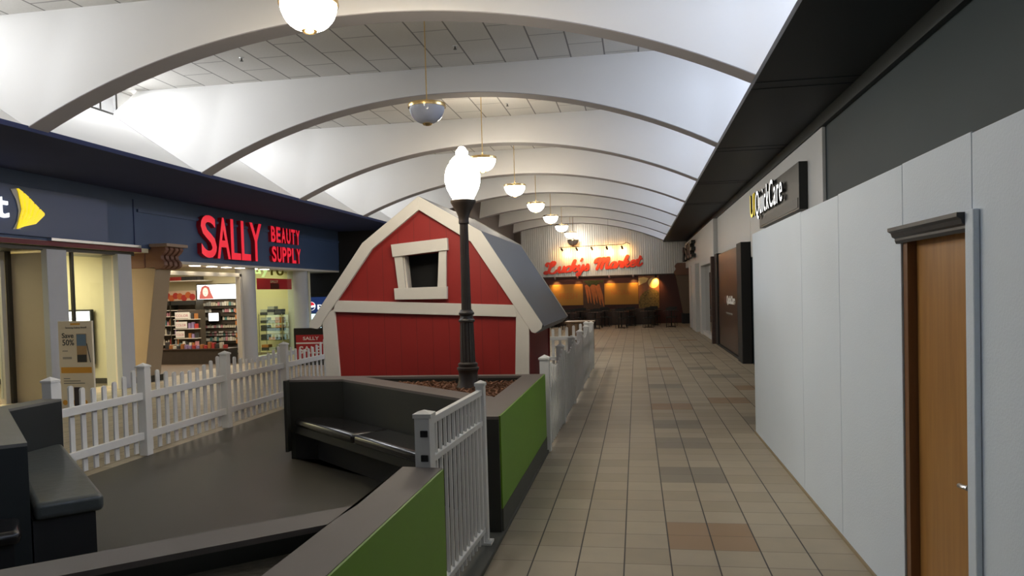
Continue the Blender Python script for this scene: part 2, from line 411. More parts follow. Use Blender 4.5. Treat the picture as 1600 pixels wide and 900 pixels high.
def arcz(x, xl, xr, ze, crown):
    c = (xl+xr)/2; hw = (xr-xl)/2; s = crown-ze; R = (hw*hw+s*s)/(2*s)
    return crown-R+math.sqrt(max(R*R-(x-c)**2, 0))
def rib(y, xl, xr, crown, wide, idx):
    """one arched beam: a lip that follows the arch, a face leaning back up to the tiles"""
    xs = []
    n = 44
    for i in range(n+1): xs.append(xl+(xr-xl)*i/n)
    if not wide: xs = [-6.2+(xr+6.2)*i/n for i in range(n+1)]
    prof = []
    if wide: prof += [(-9.75, 4.17+.68*1.75)]
    prof += [(x, arcz(x, xl, xr, EZ, crown)) for x in xs]
    prof += [(3.2, EZ+.68*1.79)]
    face = MB(); band = MB(); v = []; f = []
    for (x, z) in prof:
        zl = min(z+.07, ZC-.02)
        v += [(x, y, z), (x, y+.03, zl), (x, y+.72, ZC), (x, y+1.05, ZC), (x, y+.34, zl+.02), (x, y+.34, z)]
    m = len(prof)
    for i in range(m-1):
        a = i*6; b = a+6
        for k in range(5): f.append((a+k, b+k, b+k+1, a+k+1))
    f.append((0, 1, 2, 3, 4, 5)); e = (m-1)*6; f.append((e, e+1, e+2, e+3, e+4, e+5))
    face.add(v, f)
    bv = []; bf = []
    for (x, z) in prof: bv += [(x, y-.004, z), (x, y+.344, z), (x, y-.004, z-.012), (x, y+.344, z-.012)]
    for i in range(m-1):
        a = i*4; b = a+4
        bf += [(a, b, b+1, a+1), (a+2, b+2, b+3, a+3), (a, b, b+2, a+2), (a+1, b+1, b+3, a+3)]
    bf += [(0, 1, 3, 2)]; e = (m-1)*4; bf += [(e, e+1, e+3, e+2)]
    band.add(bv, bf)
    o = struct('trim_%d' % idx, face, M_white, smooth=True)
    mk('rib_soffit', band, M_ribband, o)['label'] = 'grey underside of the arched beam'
CROWN = {13.0: 5.33, 17.15: 5.24, 21.4: 5.18, 25.6: 5.17, 29.9: 5.17, 34.2: 5.17, 38.35: 5.22}
for i, y in enumerate(RIBS_W): rib(y, EL, ER, CROWN.get(y, 5.27), True, i+1)
for i, y in enumerate(RIBS_N): rib(y, EL, ER, CROWN[y], False, i+10)

# sloping side panels above each eave, and the clerestory behind
sp = MB()
sp.prism([(-8.0, 4.17), (-9.8, 5.38), (-9.86, 5.38), (-9.86, 4.28), (-8.0, 4.12)], -6, 26.7, 'y')
struct('ceiling_left', sp, M_white)
struct('ceiling_right', MB().prism([(1.41, 4.17), (3.2, 5.38), (3.3, 5.38), (3.3, 4.24), (1.41, 4.17)], -6, YEND, 'y'), M_white)
wn_i = 0
for side, X in (('left', -9.83), ('right', 3.23)):
    for i, y in enumerate(allr[:-1]):
        if side == 'left' and y > 25: continue
        wn_i += 1
        y0, y1 = y+1.0, allr[i+1]+.2
        fr = MB(); t = .05
        fr.box(X-t/2, X+t/2, y0, y1, 5.36, 5.42).box(X-t/2, X+t/2, y0, y1, 5.93, 5.99)
        ym = y1-.5 if side == 'left' else (y0+y1)/2
        for yy in (y0, ym, y1-.05): fr.box(X-t/2, X+t/2, yy, yy+.05, 5.42, 5.93)
        w = struct('window_%d' % wn_i, fr, M_darkmetal if side == 'left' else M_bluewhite)
        mk('pane', MB().box(X-.004, X+.004, y0+.05, y1-.05, 5.42, 5.93), M_clear, w)
# solid wall strips between the windows
struct('wall_clerestory_right', MB().box(3.5, 3.6, -6, YEND, 4.2, 6.0), M_white)
struct('wall_clerestory_left', MB().box(-10.2, -10.12, -6, 26.7, 4.2, 6.0), M_white)

# black soffit on the right with its drop wall
sr = MB().box(1.39, 2.66, -6, YEND, 4.10, 4.17)
for yy in (4.8, 9.0, 13.1, 17.2, 21.4): sr.box(1.39, 2.6, yy, yy+.012, 4.094, 4.102).box(1.39, 2.6, yy+.3, yy+.312, 4.094, 4.102)
struct('ceiling_soffit_right', sr, M_blacksoffit)
# navy soffit on the left
struct('ceiling_soffit_left', MB().box(-10.62, -7.98, -6, 25.63, 4.12, 4.19), M_navy_dark)
struct('wall_back', MB().box(-20, 2.7, -6.1, -6, 0, 6.1), M_panel)

# ---- right wall
rw = MB()
rw.box(2.6, 2.7, -6, 39, 0, 4.2, 0)
struct('wall_right', rw, M_slate)
struct('trim_20', MB().box(2.53, 2.6, -6, YEND, 3.93, 4.1), M_slate2, bevel=.004)      # dark band under the soffit
pn = thing('fascia_cladding', (2.57, 20, 2.8), 'white cladding panels above the white hoarding on the right wall', 'cladding')
for (a, b, z0) in ((10.9, 17.5, 2.42), (17.54, 24.35, 2.78)):
    mk('panel', MB().box(2.55, 2.598, a, b, z0, 3.925), M_panel, pn, bevel=.006)
fs_ = MB().box(2.42, 2.598, 24.42, 37.85, 2.72, 3.92)
tag(mk('shopfront_fascia', fs_, M_panel, bevel=.01), 'long pale grey fascia over the far right shopfront', 'fascia')

# ---- left wall: fascia above the shops
struct('wall_left', MB().box(-10.62, -10.5, -6, 25.63, 2.95, 4.15), M_navy)
struct('trim_21', MB().box(-10.5, -10.46, 14.6, 25.6, 3.72, 3.78), M_navy)
struct('trim_22', MB().box(-10.5, -10.488, 14.48, 14.5, 2.95, 3.98), M_navy_dark)
struct('wall_left_lower', MB().box(-10.62, -10.5, 15.6, 25.6, 2.72, 2.95), M_navy)
# beyond the shops
struct('wall_dark_cross', MB().box(-14, -6.2, 25.63, 25.7, 0, 4.19), M_black)
struct('wall_cross_upper', MB().box(-10.2, -6.2, 26.7, 26.8, 4.0, 6.0), M_brownwall)
struct('wall_brown', MB().box(-6.3, -6.2, 25.7, YEND, 0, 6.0), M_brownwall)
struct('wall_far_left', MB().box(-6.2, -5.86, YEND, YEND+.1, 0, 6.0), M_brownwall)

# ---- end wall: corrugated cladding above, oxblood wall below
def corrugated():
    v = []; f = []; n = 0; x = -5.86; pitch_ = .112
    pts = []
    while x < 2.6:
        pts += [(x, 0), (x+pitch_*.40, 0), (x+pitch_*.48, -.075), (x+pitch_*.92, -.075)]
        x += pitch_
    for (px, dy) in pts: v += [(px, YEND+.10+dy, 2.50), (px, YEND+.10+dy, 6.0)]
    for i in range(len(pts)-1): f.append((2*i, 2*i+2, 2*i+3, 2*i+1))
    return MB().add(v, f)
M_corr = mat('corrugated_steel', (.62, .62, .61), .32, metal=.85, noise=.06, nscale=4)
struct('wall_end_upper', corrugated(), M_corr)
struct('wall_end', MB().box(-6.3, 2.7, YEND+.12, YEND+.3, 0, 6.1).box(-5.86, 2.6, YEND+.02, YEND+.12, 0, 2.5), M_darkred)
struct('trim_23', MB().box(-5.86, 2.2, YEND-.06, YEND+.1, 2.44, 2.5), M_darkbrown)
struct('wall_recess', MB().box(1.16, 2.0, YEND-.0, YEND+.03, 0, 2.44), M_darkred)

# ================================================================== RIGHT SIDE
# temporary white hoarding (plywood boards)
seams = [-5.9, -3.5, -1.06, 1.38, 2.9, 3.34, 4.30, 5.52, 6.72, 9.42]
hb = thing('hoarding', (1.42, 2, 0), 'tall white plywood hoarding along the right of the walkway', 'hoarding')
bx0, bx1 = 1.39, 1.43
def board(y0, y1, z0=.01, z1=2.4, jog=0):
    mb = MB().box(bx0+jog, bx1+jog, y0+.004, y1-.004, z0, z1+random.uniform(-.008, .008))
    mk('board', mb, M_board, hb, bevel=.002)
board(-5.9, -3.5); board(-3.5, -1.06); board(-1.06, 1.38); board(1.38, 3.42)
board(3.42, 4.25, 2.03); board(4.25, 5.52); board(5.52, 6.72); board(6.72, 9.42)
mk('seam_shade_strip', MB().box(1.44, 1.46, 4.26, 9.34, .02, 2.36), M_darkmetal, hb)  # added dark sheet, puts shade into the gaps between boards
mk('end_board', MB().box(1.43, 2.52, 9.36, 9.41, .01, 2.4), M_board, hb, bevel=.002)
mk('base_strip', MB().box(1.376, 1.39, 4.25, 9.42, 0, .018), mat('kraft_strip', (.34, .27, .17), .8), hb)
# door in the hoarding
dr = struct('door_1', MB().box(1.435, 1.475, 3.46, 4.185, .008, 2.0), M_door, bevel=.003)
jb = mk('jamb', MB().box(1.39, 1.53, 4.188, 4.25, 0, 2.03).box(1.48, 1.53, 3.42, 3.50, 0, 2.03).box(1.39, 1.53, 3.42, 4.25, 2.0, 2.03), M_jamb, dr, bevel=.003)
hd = MB()
prof = [(1.386, 1.985), (1.372, 1.985), (1.366, 2.0), (1.366, 2.012), (1.352, 2.02), (1.346, 2.04), (1.33, 2.05), (1.33, 2.068), (1.386, 2.068)]
hd.prism(prof, 3.42, 4.30, 'y')
mk('head_moulding', hd, M_charcoal, dr)['label'] = 'charcoal moulding over the door'
mk('casing', MB().box(1.362, 1.389, 3.345, 3.425, 0, 2.075), M_board, dr, bevel=.006)['label'] = 'white side casing'
mk('casing', MB().box(1.38, 1.389, 4.252, 4.285, 0, 1.985), M_board, dr, bevel=.002)
hn = MB()
hn.lathe([(.0, 0), (.03, 0), (.03, .008), (.012, .012), (.012, .05), (.0, .05)], n=16)
hv = [(1.435-z, 3.492+x, .885+y) for (x, y, z) in hn.v]; hn.v = hv
hn.tube([(1.39, 3.492, .885), (1.382, 3.505, .885), (1.382, 3.54, .883), (1.386, 3.565, .878)], .011)
mk('handle', hn, M_chrome, dr, smooth=True)['label'] = 'satin lever handle'
dl = MB(); dl.lathe([(0, 0), (.028, 0), (.026, .012), (.012, .016), (0, .016)], n=16)
dl.v = [(1.435-z, 3.485+x, 1.03+y) for (x, y, z) in dl.v]
mk('deadbolt', dl, M_chrome, dr, smooth=True)

# quick care light box sign on the white cladding
qs = thing('shop_sign', (2.50, 13.7, 2.9), 'black box sign with lit yellow and white letters on white cladding', 'sign')
mk('sign_box', MB().box(2.42, 2.545, 11.78, 15.42, 2.90, 3.61), mat('gloss_black_box', (.012, .014, .014), .4, noise=.02), qs, bevel=.006)
mk('sign_reveal', MB().box(2.412, 2.42, 11.85, 15.35, 2.93, 3.08), M_charcoal, qs)
text('letter', 'UI', (2.39, 16.2, 3.17), .60, .46, .03, 'R', M_yellowglow, qs, .0, M_charcoal)['label'] = 'yellow lit letters'
text('letter', 'QuickCare', (2.39, 15.5, 3.06), 2.72, .56, .03, 'R', M_whiteglow, qs, .0, M_charcoal, 1.12)['label'] = 'white lit letters'
mk('letter_rail', MB().box(2.39, 2.42, 12.8, 16.2, 3.30, 3.34), M_charcoal, qs)
mk('letter_mount', MB().box(2.42, 2.55, 15.42, 16.2, 3.28, 3.36), M_charcoal, qs)

# dark quick care entrance bay
eb = thing('shop_entrance', (2.5, 21, 0), 'dark brown boarded shop entrance with small white lettering', 'shop entrance')
mk('door_panel', MB().box(2.45, 2.5, 18.55, 23.3, .06, 2.74), M_darkbrown, eb, bevel=.01)
mk('frame', MB().box(2.36, 2.58, 17.75, 18.5, 0, 2.78).box(2.40, 2.58, 23.35, 24.0, 0, 2.78).box(2.40, 2.58, 18.5, 23.35, 0, .05), M_black, eb, bevel=.01)
text('lettering', 'QuickCare', (2.45, 21.35, 1.27), 1.75, .26, .006, 'R', M_white_p, eb, .05)['label'] = 'white lettering'
text('lettering', 'UI', (2.45, 21.95, 1.30), .42, .21, .006, 'R', M_tandark, eb, .03)['label'] = 'brown lettering'
mk('lettering', MB().box(2.444, 2.45, 20.2, 21.5, 1.03, 1.07), M_text_grey, eb)['label'] = 'line of small grey lettering'
tag(mk('pillar', MB().box(2.3, 2.42, 24.02, 24.25, 0, 2.72), mat('dark_stone', (.06, .035, .028), .6, noise=.5, nscale=14), bevel=.01), 'narrow speckled dark stone pier beside the dark brown boarded entrance', 'pillar')

# glazed shopfront further on
gf = thing('shopfront', (2.6, 28, 0), 'glazed far right shopfront with white frames reflecting orange light', 'shopfront')
mk('sill', MB().box(2.45, 2.62, 24.3, 29.2, 0, .14), M_panel, gf, bevel=.01)
mk('frame', MB().box(2.40, 2.6, 29.0, 29.7, 0, 2.72), M_panel, gf, bevel=.01)
mk('frame', MB().box(2.40, 2.6, 24.28, 29.0, 2.56, 2.72), M_panel, gf, bevel=.01)
mk('glass', MB().box(2.555, 2.57, 24.3, 29.0, .14, 2.56), mat('reflective_dark_glass', (.05, .045, .035), .03, noise=0, spec=1.0, coat=1), gf)
mk('column', MB().box(2.30, 2.6, 30.6, 32.4, 0, 2.72), M_panel, gf, bevel=.02)
mk('column', MB().box(2.34, 2.6, 33.4, 34.6, 0, 2.72), M_panel, gf, bevel=.02)
mk('doorway', MB().box(2.55, 2.59, 32.4, 33.4, 0, 2.6), M_black, gf)
dsn = thing('shop_sign', (2.35, 34, 3), 'row of dark unlit letters on the far right fascia', 'sign')
for i, (ch, y) in enumerate(zip('RSUE', (37.3, 35.6, 34.0, 32.5))):
    text('letter', ch, (2.40, y, 3.02), 1.15, .68, .16, 'R', mat('dull_letter_face', (.16, .13, .12), .5), dsn, .02, M_black)

# tapered pillar in the far right corner
def tapered(name, loc, label, w_top, w_bot, d, h, m_shaft, m_base=None):
    t = thing(name, loc, label, 'pillar')
    x, y, z = loc
    return t
tp = thing('pillar', (2.3, 38.3, 0), 'tapering dark tan pillar beside the market entrance in the far right corner', 'pillar')
mk('shaft', MB().prism([(2.28, .5), (2.62, .5), (2.62, 2.4), (1.95, 2.4)], 38.0, 38.5, 'y'), mat('corner_tan', (.17, .115, .075), .6), tp, bevel=.01)
mk('plinth', MB().box(2.2, 2.62, 37.95, 38.55, 0, .5), M_black, tp, bevel=.01)
mk('capital', MB().prism([(1.95, 2.4), (2.62, 2.4), (2.62, 3.0), (2.02, 3.0), (1.9, 2.86), (1.96, 2.7), (1.86, 2.55)], 37.9, 38.5, 'y'), M_tandark, tp, bevel=.01)

# ================================================================== MARKET FRONT
ls = thing('market_sign', (-2.1, YEND-.1, 2.7), 'red slanted script channel letters on the corrugated end wall', 'sign')
def cat(pts, n=6):
    P = [Vector((a, b, 0)) for a, b in pts]; out = []
    for i in range(len(P)-1):
        p0 = P[max(i-1, 0)]; p1 = P[i]; p2 = P[i+1]; p3 = P[min(i+2, len(P)-1)]
        for k in range(n):
            t = k/n
            out.append(.5*((2*p1)+(-p0+p2)*t+(2*p0-5*p1+4*p2-p3)*t*t+(-p0+3*p1-3*p2+p3)*t**3))
    out.append(P[-1]); return out
SCR = {  # hand-drawn strokes of a slanted script, x width given
 'L': (1.12, [[(.10, .66), (.0, .78), (.12, .92), (.30, .84), (.44, .66)], [(.50, .62), (.68, .76), (.72, .94), (.56, 1.0), (.42, .84), (.36, .50), (.28, .20), (.10, .02), (-.04, .08), (.06, .20), (.28, .14), (.56, .0), (.84, .06), (1.0, .24)]]),
 'u': (.62, [[(.04, .35), (.16, .52), (.12, .25), (.16, .04), (.32, .05), (.48, .30), (.54, .52)], [(.54, .52), (.46, .20), (.50, .03), (.66, .16)]]),
 'c': (.52, [[(.46, .42), (.38, .52), (.18, .42), (.08, .20), (.18, .02), (.38, .06), (.54, .20)]]),
 'k': (.62, [[(.02, .18), (.22, .55), (.36, .92), (.28, .98), (.16, .60), (.06, .02)], [(.10, .26), (.30, .50), (.46, .48), (.36, .30), (.16, .27)], [(.22, .27), (.40, .03), (.62, .16)]]),
 'y': (.62, [[(.04, .35), (.16, .52), (.12, .25), (.18, .06), (.34, .10), (.50, .52)], [(.54, .52), (.42, .05), (.26, -.32), (.08, -.34), (.12, -.16), (.40, -.02), (.64, .14)]]),
 "'": (.16, [[(.16, .86), (.14, .74), (.06, .64)]]),
 's': (.44, [[(.0, .16), (.20, .40), (.26, .54), (.34, .36), (.36, .14), (.20, .02), (.04, .10)]]),
 'M': (1.35, [[(.16, .70), (.0, .60), (.06, .86), (.32, .98), (.42, .88), (.34, .45), (.22, .02)], [(.38, .55), (.54, .86), (.72, .97), (.76, .80), (.66, .40), (.58, .04)], [(.74, .55), (.90, .86), (1.08, .97), (1.12, .80), (1.02, .40), (1.04, .06), (1.18, .05), (1.32, .20)]]),
 'a': (.64, [[(.50, .46), (.34, .54), (.12, .36), (.08, .10), (.22, .02), (.42, .22), (.52, .50)], [(.52, .50), (.46, .14), (.54, .02), (.68, .16)]]),
 'r': (.52, [[(.02, .16), (.16, .40), (.18, .56), (.30, .46), (.42, .50), (.36, .22), (.40, .04), (.54, .14)]]),
 'e': (.54, [[(.10, .22), (.34, .28), (.44, .44), (.32, .54), (.14, .40), (.10, .14), (.24, .01), (.42, .06), (.58, .20)]]),
 't': (.52, [[(.06, .20), (.26, .50), (.34, .86), (.22, .40), (.20, .08), (.34, .02), (.56, .22)], [(.06, .55), (.48, .60)]]),
}
def script_letter(ch, x, z, sx, sz, rise):
    w, strokes = SCR[ch]; mb = MB(); cntr = [0]
    def yf():
        cntr[0] += 1; return YEND-.13-.0004*cntr[0]
    for st in strokes:
        pts = [(x+(p.x+.16*p.y)*sx, z+p.y*sz+rise*(p.x*sx)) for p in cat(st)]
        n = len(pts); tw = .062 if ch in 'LM' else .052
        L_, R_ = [], []
        for i in range(n):
            a = Vector(pts[max(i-1, 0)]); b = Vector(pts[min(i+1, n-1)]); d = (b-a)
            if d.length < 1e-6: d = Vector((1, 0))
            d.normalize(); nn = Vector((-d.y, d.x))
            # broad-nib stroke: thick on the verticals
            t = tw*(.62+.6*abs(d.y))
            p = Vector(pts[i]); L_.append(p+nn*t); R_.append(p-nn*t)
        for i in range(n-1):
            q = [L_[i], L_[i+1], R_[i+1], R_[i]]
            mb.prism([tuple(k) for k in q], yf(), YEND-.03, 'y')
        for e in (0, n-1):
            c = pts[e]; mb.prism(circle(c[0], c[1], tw*.85, 10), yf(), YEND-.03, 'y')
    return mb
xx = -4.62; sx = .60; sz = .60; slope = .055
for word in ("Lucky's", 'Market'):
    for ch in word:
        w = SCR[ch][0]
        base = 2.66 + slope*(xx+4.62)
        if ch == "'":
            mb = script_letter(ch, xx-.22, base+.12, sx, sz, slope); adv = .02
        else:
            mb = script_letter(ch, xx, base, sx, sz, slope); adv = w*sx*.94
        mk('letter', mb, M_luckyred, ls)
        xx += adv
    xx += .28 if word == "Lucky's" else 0

# lighting track above the sign
TY = 37.25
tk = thing('lighting_track', (-2.2, 37.25, 4.0), 'thin track with five small spotlights above the red market sign', 'track lighting')
mk('track', MB().tube([(-3.72, TY, 3.93), (-.6, TY, 3.97), (-.42, TY, 4.06), (-.25, TY, 3.97)], .016), M_darkbrown, tk)
for i in range(5):
    x = -3.62+i*.74
    mb = MB().tube([(x, TY, 3.94), (x, TY, 3.85)], .01).tube([(x, TY-.06, 3.87), (x+.04, TY+.12, 3.77)], .045, 10)
    mk('spotlight', mb, M_black, tk)
    spot('track_spot', (x+.05, TY+.15, 3.76), (x, 38.62, 3.45), 46, (1, .50, .12), 108, 1, .05)
mk('hanger', MB().tube([(-3.0, TY, 3.93), (-3.0, TY, 5.99)], .006, 6).tube([(-1.3, TY, 3.95), (-1.3, TY, 5.99)], .006, 6), M_darkbrown, tk)

# mural boards under the sign
def mural_board(x0, x1, z0, z1, label):
    return tag(mk('mural_board', MB().box(x0, x1, YEND-.03, YEND+.018, z0, z1), M_mustard, bevel=.005), label, 'wall board')
b1 = mural_board(-4.43, -2.7, 1.02, 2.10, 'mustard yellow wall board left of the carrot picture'); 
b2 = mural_board(-1.61, .10, 1.0, 2.09, 'mustard yellow wall board between carrot and onion pictures')
text('lettering', 'NATURAL', (-1.25, YEND-.03, 1.5), 1.0, .24, .004, 'E', mat('faint_orange_print', (.50, .17, .03), .6), b2, .01)
text('lettering', 'FRESH', (-3.9, YEND-.03, 1.35), .9, .3, .004, 'E', MATS['faint_orange_print'], b1, .01)
cp = tag(mk('carrot_picture', MB().box(-2.69, -1.62, YEND-.03, YEND+.018, .8, 2.28), mat('picture_brown', (.10, .04, .018), .5, noise=.5, nscale=5)), 'tall wall picture of orange carrots with green tops', 'picture')
M_car = mat('carrot_orange', (.62, .17, .03), .5, noise=.3, nscale=9)
M_leaf = mat('leaf_green', (.06, .07, .018), .7, noise=.5, nscale=12)
for i in range(8):
    x = -2.60+i*.125; ln = random.uniform(.95, 1.15); w = random.uniform(.05, .075); tilt = .12+.03*i
    p = [(x, 2.02), (x+w*2, 2.06), (x+w*1.7+tilt*.7, 1.5), (x+w+tilt, 2.05-ln), (x+w*.5+tilt*.9, 2.05-ln+.05), (x+.02+tilt*.5, 1.5)]
    mx_ = min(0, -1.63-max(q[0] for q in p)); p = [(a+mx_, b) for a, b in p]
    mk('painted_carrot', MB().prism(p, YEND-.036-.001*i, YEND-.03, 'y'), M_car, cp)
mk('painted_leaves', MB().prism([(-2.68, 2.27), (-1.63, 2.27), (-1.70, 2.1), (-1.85, 2.2), (-2.0, 1.98), (-2.2, 2.12), (-2.35, 1.92), (-2.52, 2.1)], YEND-.046, YEND-.03, 'y'), M_leaf, cp)
vp = tag(mk('vegetable_picture', MB().box(.11, 1.14, YEND-.03, YEND+.018, .78, 2.42), mat('picture_russet', (.34, .13, .05), .5, noise=.45, nscale=4)), 'wall picture of cut onion and leafy vegetables at the market', 'picture')
vm = bpy.data.materials.new('leafy_print'); vm.use_nodes = True; N, L = nt(vm)
vo = N.new('ShaderNodeTexVoronoi'); vo.inputs['Scale'].default_value = 14; tc = N.new('ShaderNodeTexCoord'); L.new(tc.outputs['Object'], vo.inputs['Vector'])
rp = N.new('ShaderNodeValToRGB'); rp.color_ramp.elements[0].color = (.34, .22, .05, 1); rp.color_ramp.elements[1].color = (.07, .05, .015, 1); L.new(vo.outputs['Distance'], rp.inputs[0]); L.new(rp.outputs[0], N['Principled BSDF'].inputs['Base Color'])
mk('painted_leaves', MB().prism([(.12, .8), (1.13, .8), (1.13, 1.55), (.95, 1.72), (.7, 1.76), (.4, 1.62), (.2, 1.4), (.12, 1.2)], YEND-.034, YEND-.03, 'y'), vm, vp)
mk('painted_onion', MB().prism([(q[0], q[1]) for q in circle(.86, 2.06, .27, 22)], YEND-.036, YEND-.03, 'y'), mat('onion_cream', (.85, .62, .25), .5, noise=.2), vp)
mk('painted_onion_half', MB().prism([(.12, 1.95), (.5, 2.1), (.62, 2.3), (.4, 2.36), (.12, 2.32)], YEND-.036, YEND-.03, 'y'), MATS['onion_cream'], vp)
for i, (x, pw) in enumerate(((-4.1, 22), (-2.95, 8), (-1.35, 18), (-.15, 16), (.95, 40))):
    sl = tag(mk('wall_spotlight', MB().tube([(x, YEND-.1, 2.44), (x, YEND-.35, 2.42)], .012).tube([(x, YEND-.30, 2.46), (x+.03, YEND-.42, 2.36)], .045, 10), M_chrome if i < 4 else M_black, smooth=True),
             ['small bracket spotlight above the left mustard board', 'small bracket spotlight just left of the carrot picture', 'small bracket spotlight right of the carrot picture', 'small bracket spotlight between the mustard boards end and onion picture', 'small bracket spotlight above the onion picture'][i], 'spotlight', 'spotlights above the mural boards')
    spot('mural_spot', (x, YEND-.30, 2.33), (x+.05, YEND-.03, 2.0), pw, (1, .55, .15), 85, 1, .03)
tag(mk('dark_counter', MB().box(-5.2, .9, YEND-.75, YEND-.1, 0, .78), M_darkbrown, bevel=.01), 'long dark counter along the market wall behind the chairs', 'counter')

# cafe chairs and tables before the market
def cafe_chair():
    t = thing('cafe_chair', (0, 0, 0), 'dark cafe chair in front of the market wall', 'chair', 'dark cafe chairs before the market')
    mk('seat', MB().box(-.2, .2, -.2, .2, .43, .46), M_black, t, bevel=.01, local=True)
    bk = MB().box(-.2, .2, .17, .2, .78, .9)
    for x in (-.18, -.06, .06, .18): bk.tube([(x, .19, .46), (x, .19, .8)], .009, 6)
    mk('backrest', bk, M_black, t, local=True)
    for sx_ in (-1, 1):
        for s2 in (-1, 1): mk('leg', MB().tube([(sx_*.17, s2*.17, .43), (sx_*.19, s2*.2, 0)], .013, 6), M_black, t, local=True)
    return t
def cafe_table():
    t = thing('cafe_table', (0, 0, 0), 'small dark cafe table in front of the market wall', 'table', 'dark cafe tables before the market')
    mk('tabletop', MB().lathe([(0, .72), (.34, .72), (.35, .735), (.34, .75), (0, .75)], n=24), M_darkbrown, t, local=True)
    mk('pedestal', MB().lathe([(.22, 0), (.2, .02), (.03, .05), (.03, .72)], n=16), M_black, t, local=True)
    return t
c0 = cafe_chair(); t0 = cafe_table(); fc = ft = True
for k, tx in enumerate((-4.3, -3.1, -1.9, -.7, .5, 1.55)):
    for row, ty in enumerate((34.9, 36.9)):
        if row == 1 and k in (5,): continue
        x, y = tx+row*.35, ty+random.uniform(-.15, .15)
        o = t0 if ft else copy_tree(t0); ft = False; o.location = (x, y, 0)
        for s in (-1, 1):
            o = c0 if fc else copy_tree(c0); fc = False
            o.location = (x+random.uniform(-.12, .12), y+s*.52, 0); o.rotation_euler = (0, 0, (0 if s > 0 else PI)+random.uniform(-.3, .3))
# timber planter box behind the picket fence
pb = thing('timber_stand', (-1.7, 22.4, 0), 'low weathered timber stand behind the far end of the picket fence', 'stand')
mk('top', MB().box(-2.1, -1.25, 22.0, 22.9, .82, .87), wood_material('old_timber', (.09, .05, .025), (.2, .12, .06)), pb, bevel=.005)
for x in (-2.05, -1.36):
    for y in (22.05, 22.78): mk('leg', MB().box(x, x+.07, y, y+.07, 0, .82), bpy.data.materials['old_timber'], pb)
mk('side_board', MB().box(-2.0, -1.3, 22.02, 22.05, .25, .8), bpy.data.materials['old_timber'], pb)

# ================================================================== LEFT SHOPS
# --- phone shop
struct('wall_phone_shop', MB().box(-17, -11.52, 15.02, 15.12, 0, 3.0).box(-14.6, -14.5, 6, 15.02, 0, 3.0), M_creamwall)
struct('ceiling_phone_shop', MB().box(-17, -11.5, -6, 15.1, 3.0, 3.1), M_white)
struct('wall_return', MB().box(-11.3, -10.62, 12.1, 12.22, 0, 2.74), M_warmreturn)
struct('baseboard_phone_shop', MB().box(-14.5, -11.25, 14.98, 15.02, 0, .12).box(-14.5, -14.46, 6, 15, 0, .12), M_darkmetal)
ph = thing('phone_shopfront', (-10.6, 13, 0), 'glazed phone shop front with white piers left of the beauty shop', 'shopfront')
mk('pier', MB().box(-10.64, -10.52, 12.08, 12.56, 0, 2.80), M_bluewhite, ph, bevel=.006)
mk('pier', MB().box(-10.66, -10.54, 14.0, 14.42, 0, 2.80), M_bluewhite, ph, bevel=.006)
mk('pier_lining', MB().box(-11.0, -10.66, 14.12, 14.24, 0, 2.78), M_trim, ph, bevel=.006)
mk('mullion', MB().box(-11.34, -11.28, 12.02, 12.10, 0, 2.8), M_darkmetal, ph)
mk('mullion', MB().box(-10.72, -10.67, 12.86, 12.92, 0, 2.78), M_darkmetal, ph)
mk('window_post', MB().box(-11.46, -11.36, 11.94, 12.04, 0, 2.78), M_trim, ph)
mk('glass', MB().box(-10.70, -10.69, 12.56, 14.0, .1, 2.76), M_glass, ph)
mk('glass', MB().box(-11.42, -11.41, 8, 11.94, .1, 2.76), M_glass, ph)
mk('head_rail', MB().box(-11.46, -10.6, 6, 14.6, 2.78, 2.86), M_darkmetal, ph)
struct('ceiling_shop_recess', MB().box(-12, -10.5, -6, 14.94, 2.86, 2.95), M_creamwall)
struct('trim_24', MB().box(-10.52, -10.49, -6, 14.7, 2.86, 2.945), M_maroon)
struct('trim_25', MB().box(-10.5, -10.42, 12.1, 14.6, 2.95, 3.0), M_chrome)
sb = thing('phone_shop_sign', (-10.48, 12, 3), 'navy sign box with white wordmark and yellow fanned wing logo', 'sign')
mk('sign_box', MB().box(-10.5, -10.44, 4, 13.62, 3.0, 3.86), M_navy2, sb, bevel=.01)
text('wordmark', 'Sprint', (-10.44, 9.25, 3.14), 1.93, .55, .03, 'L', M_whiteglow, sb, .015)['label'] = 'white lit wordmark'
A = Vector((11.44, 3.11))
import math as _m
oc = [(11.36, 3.81), (11.49, 3.745), (11.61, 3.67), (11.72, 3.585), (11.83, 3.505), (11.94, 3.43)]
for i in range(5):
    p, q = Vector(oc[i]), Vector(oc[i+1])
    p = p+(q-p)*.20
    if i == 4: tip = [tuple(q), (11.95, 3.40), (11.93, 3.375)]
    else: tip = [tuple(q)]
    b0 = Vector((11.33+i*.034, 3.10+i*.012)); b1 = Vector((11.352+i*.034, 3.106+i*.012))
    m0 = p.lerp(b0, .5)+Vector((.098-.006*i, .0)); m1 = (Vector(tip[-1])).lerp(b1, .5)+Vector((.068-.01*i, -.012*i))
    mk('wing_fin', MB().prism([tuple(b0), tuple(b1), tuple(m1)]+tip[::-1]+[tuple(p), tuple(m0)], -10.44, -10.40-.001*i, 'x'), M_yellowglow, sb)
cres = [(11.24, 3.77), (11.36, 3.80), (11.47, 3.62), (11.50, 3.45), (11.47, 3.28), (11.42, 3.10), (11.26, 3.09), (11.36, 3.25), (11.39, 3.42), (11.35, 3.6)]
mk('wing_crescent', MB().prism(cres, -10.44, -10.425, 'x'), mat('sign_silver', (.32, .31, .30), .3, metal=.4), sb)  # silver crescent of the logo behind the fins

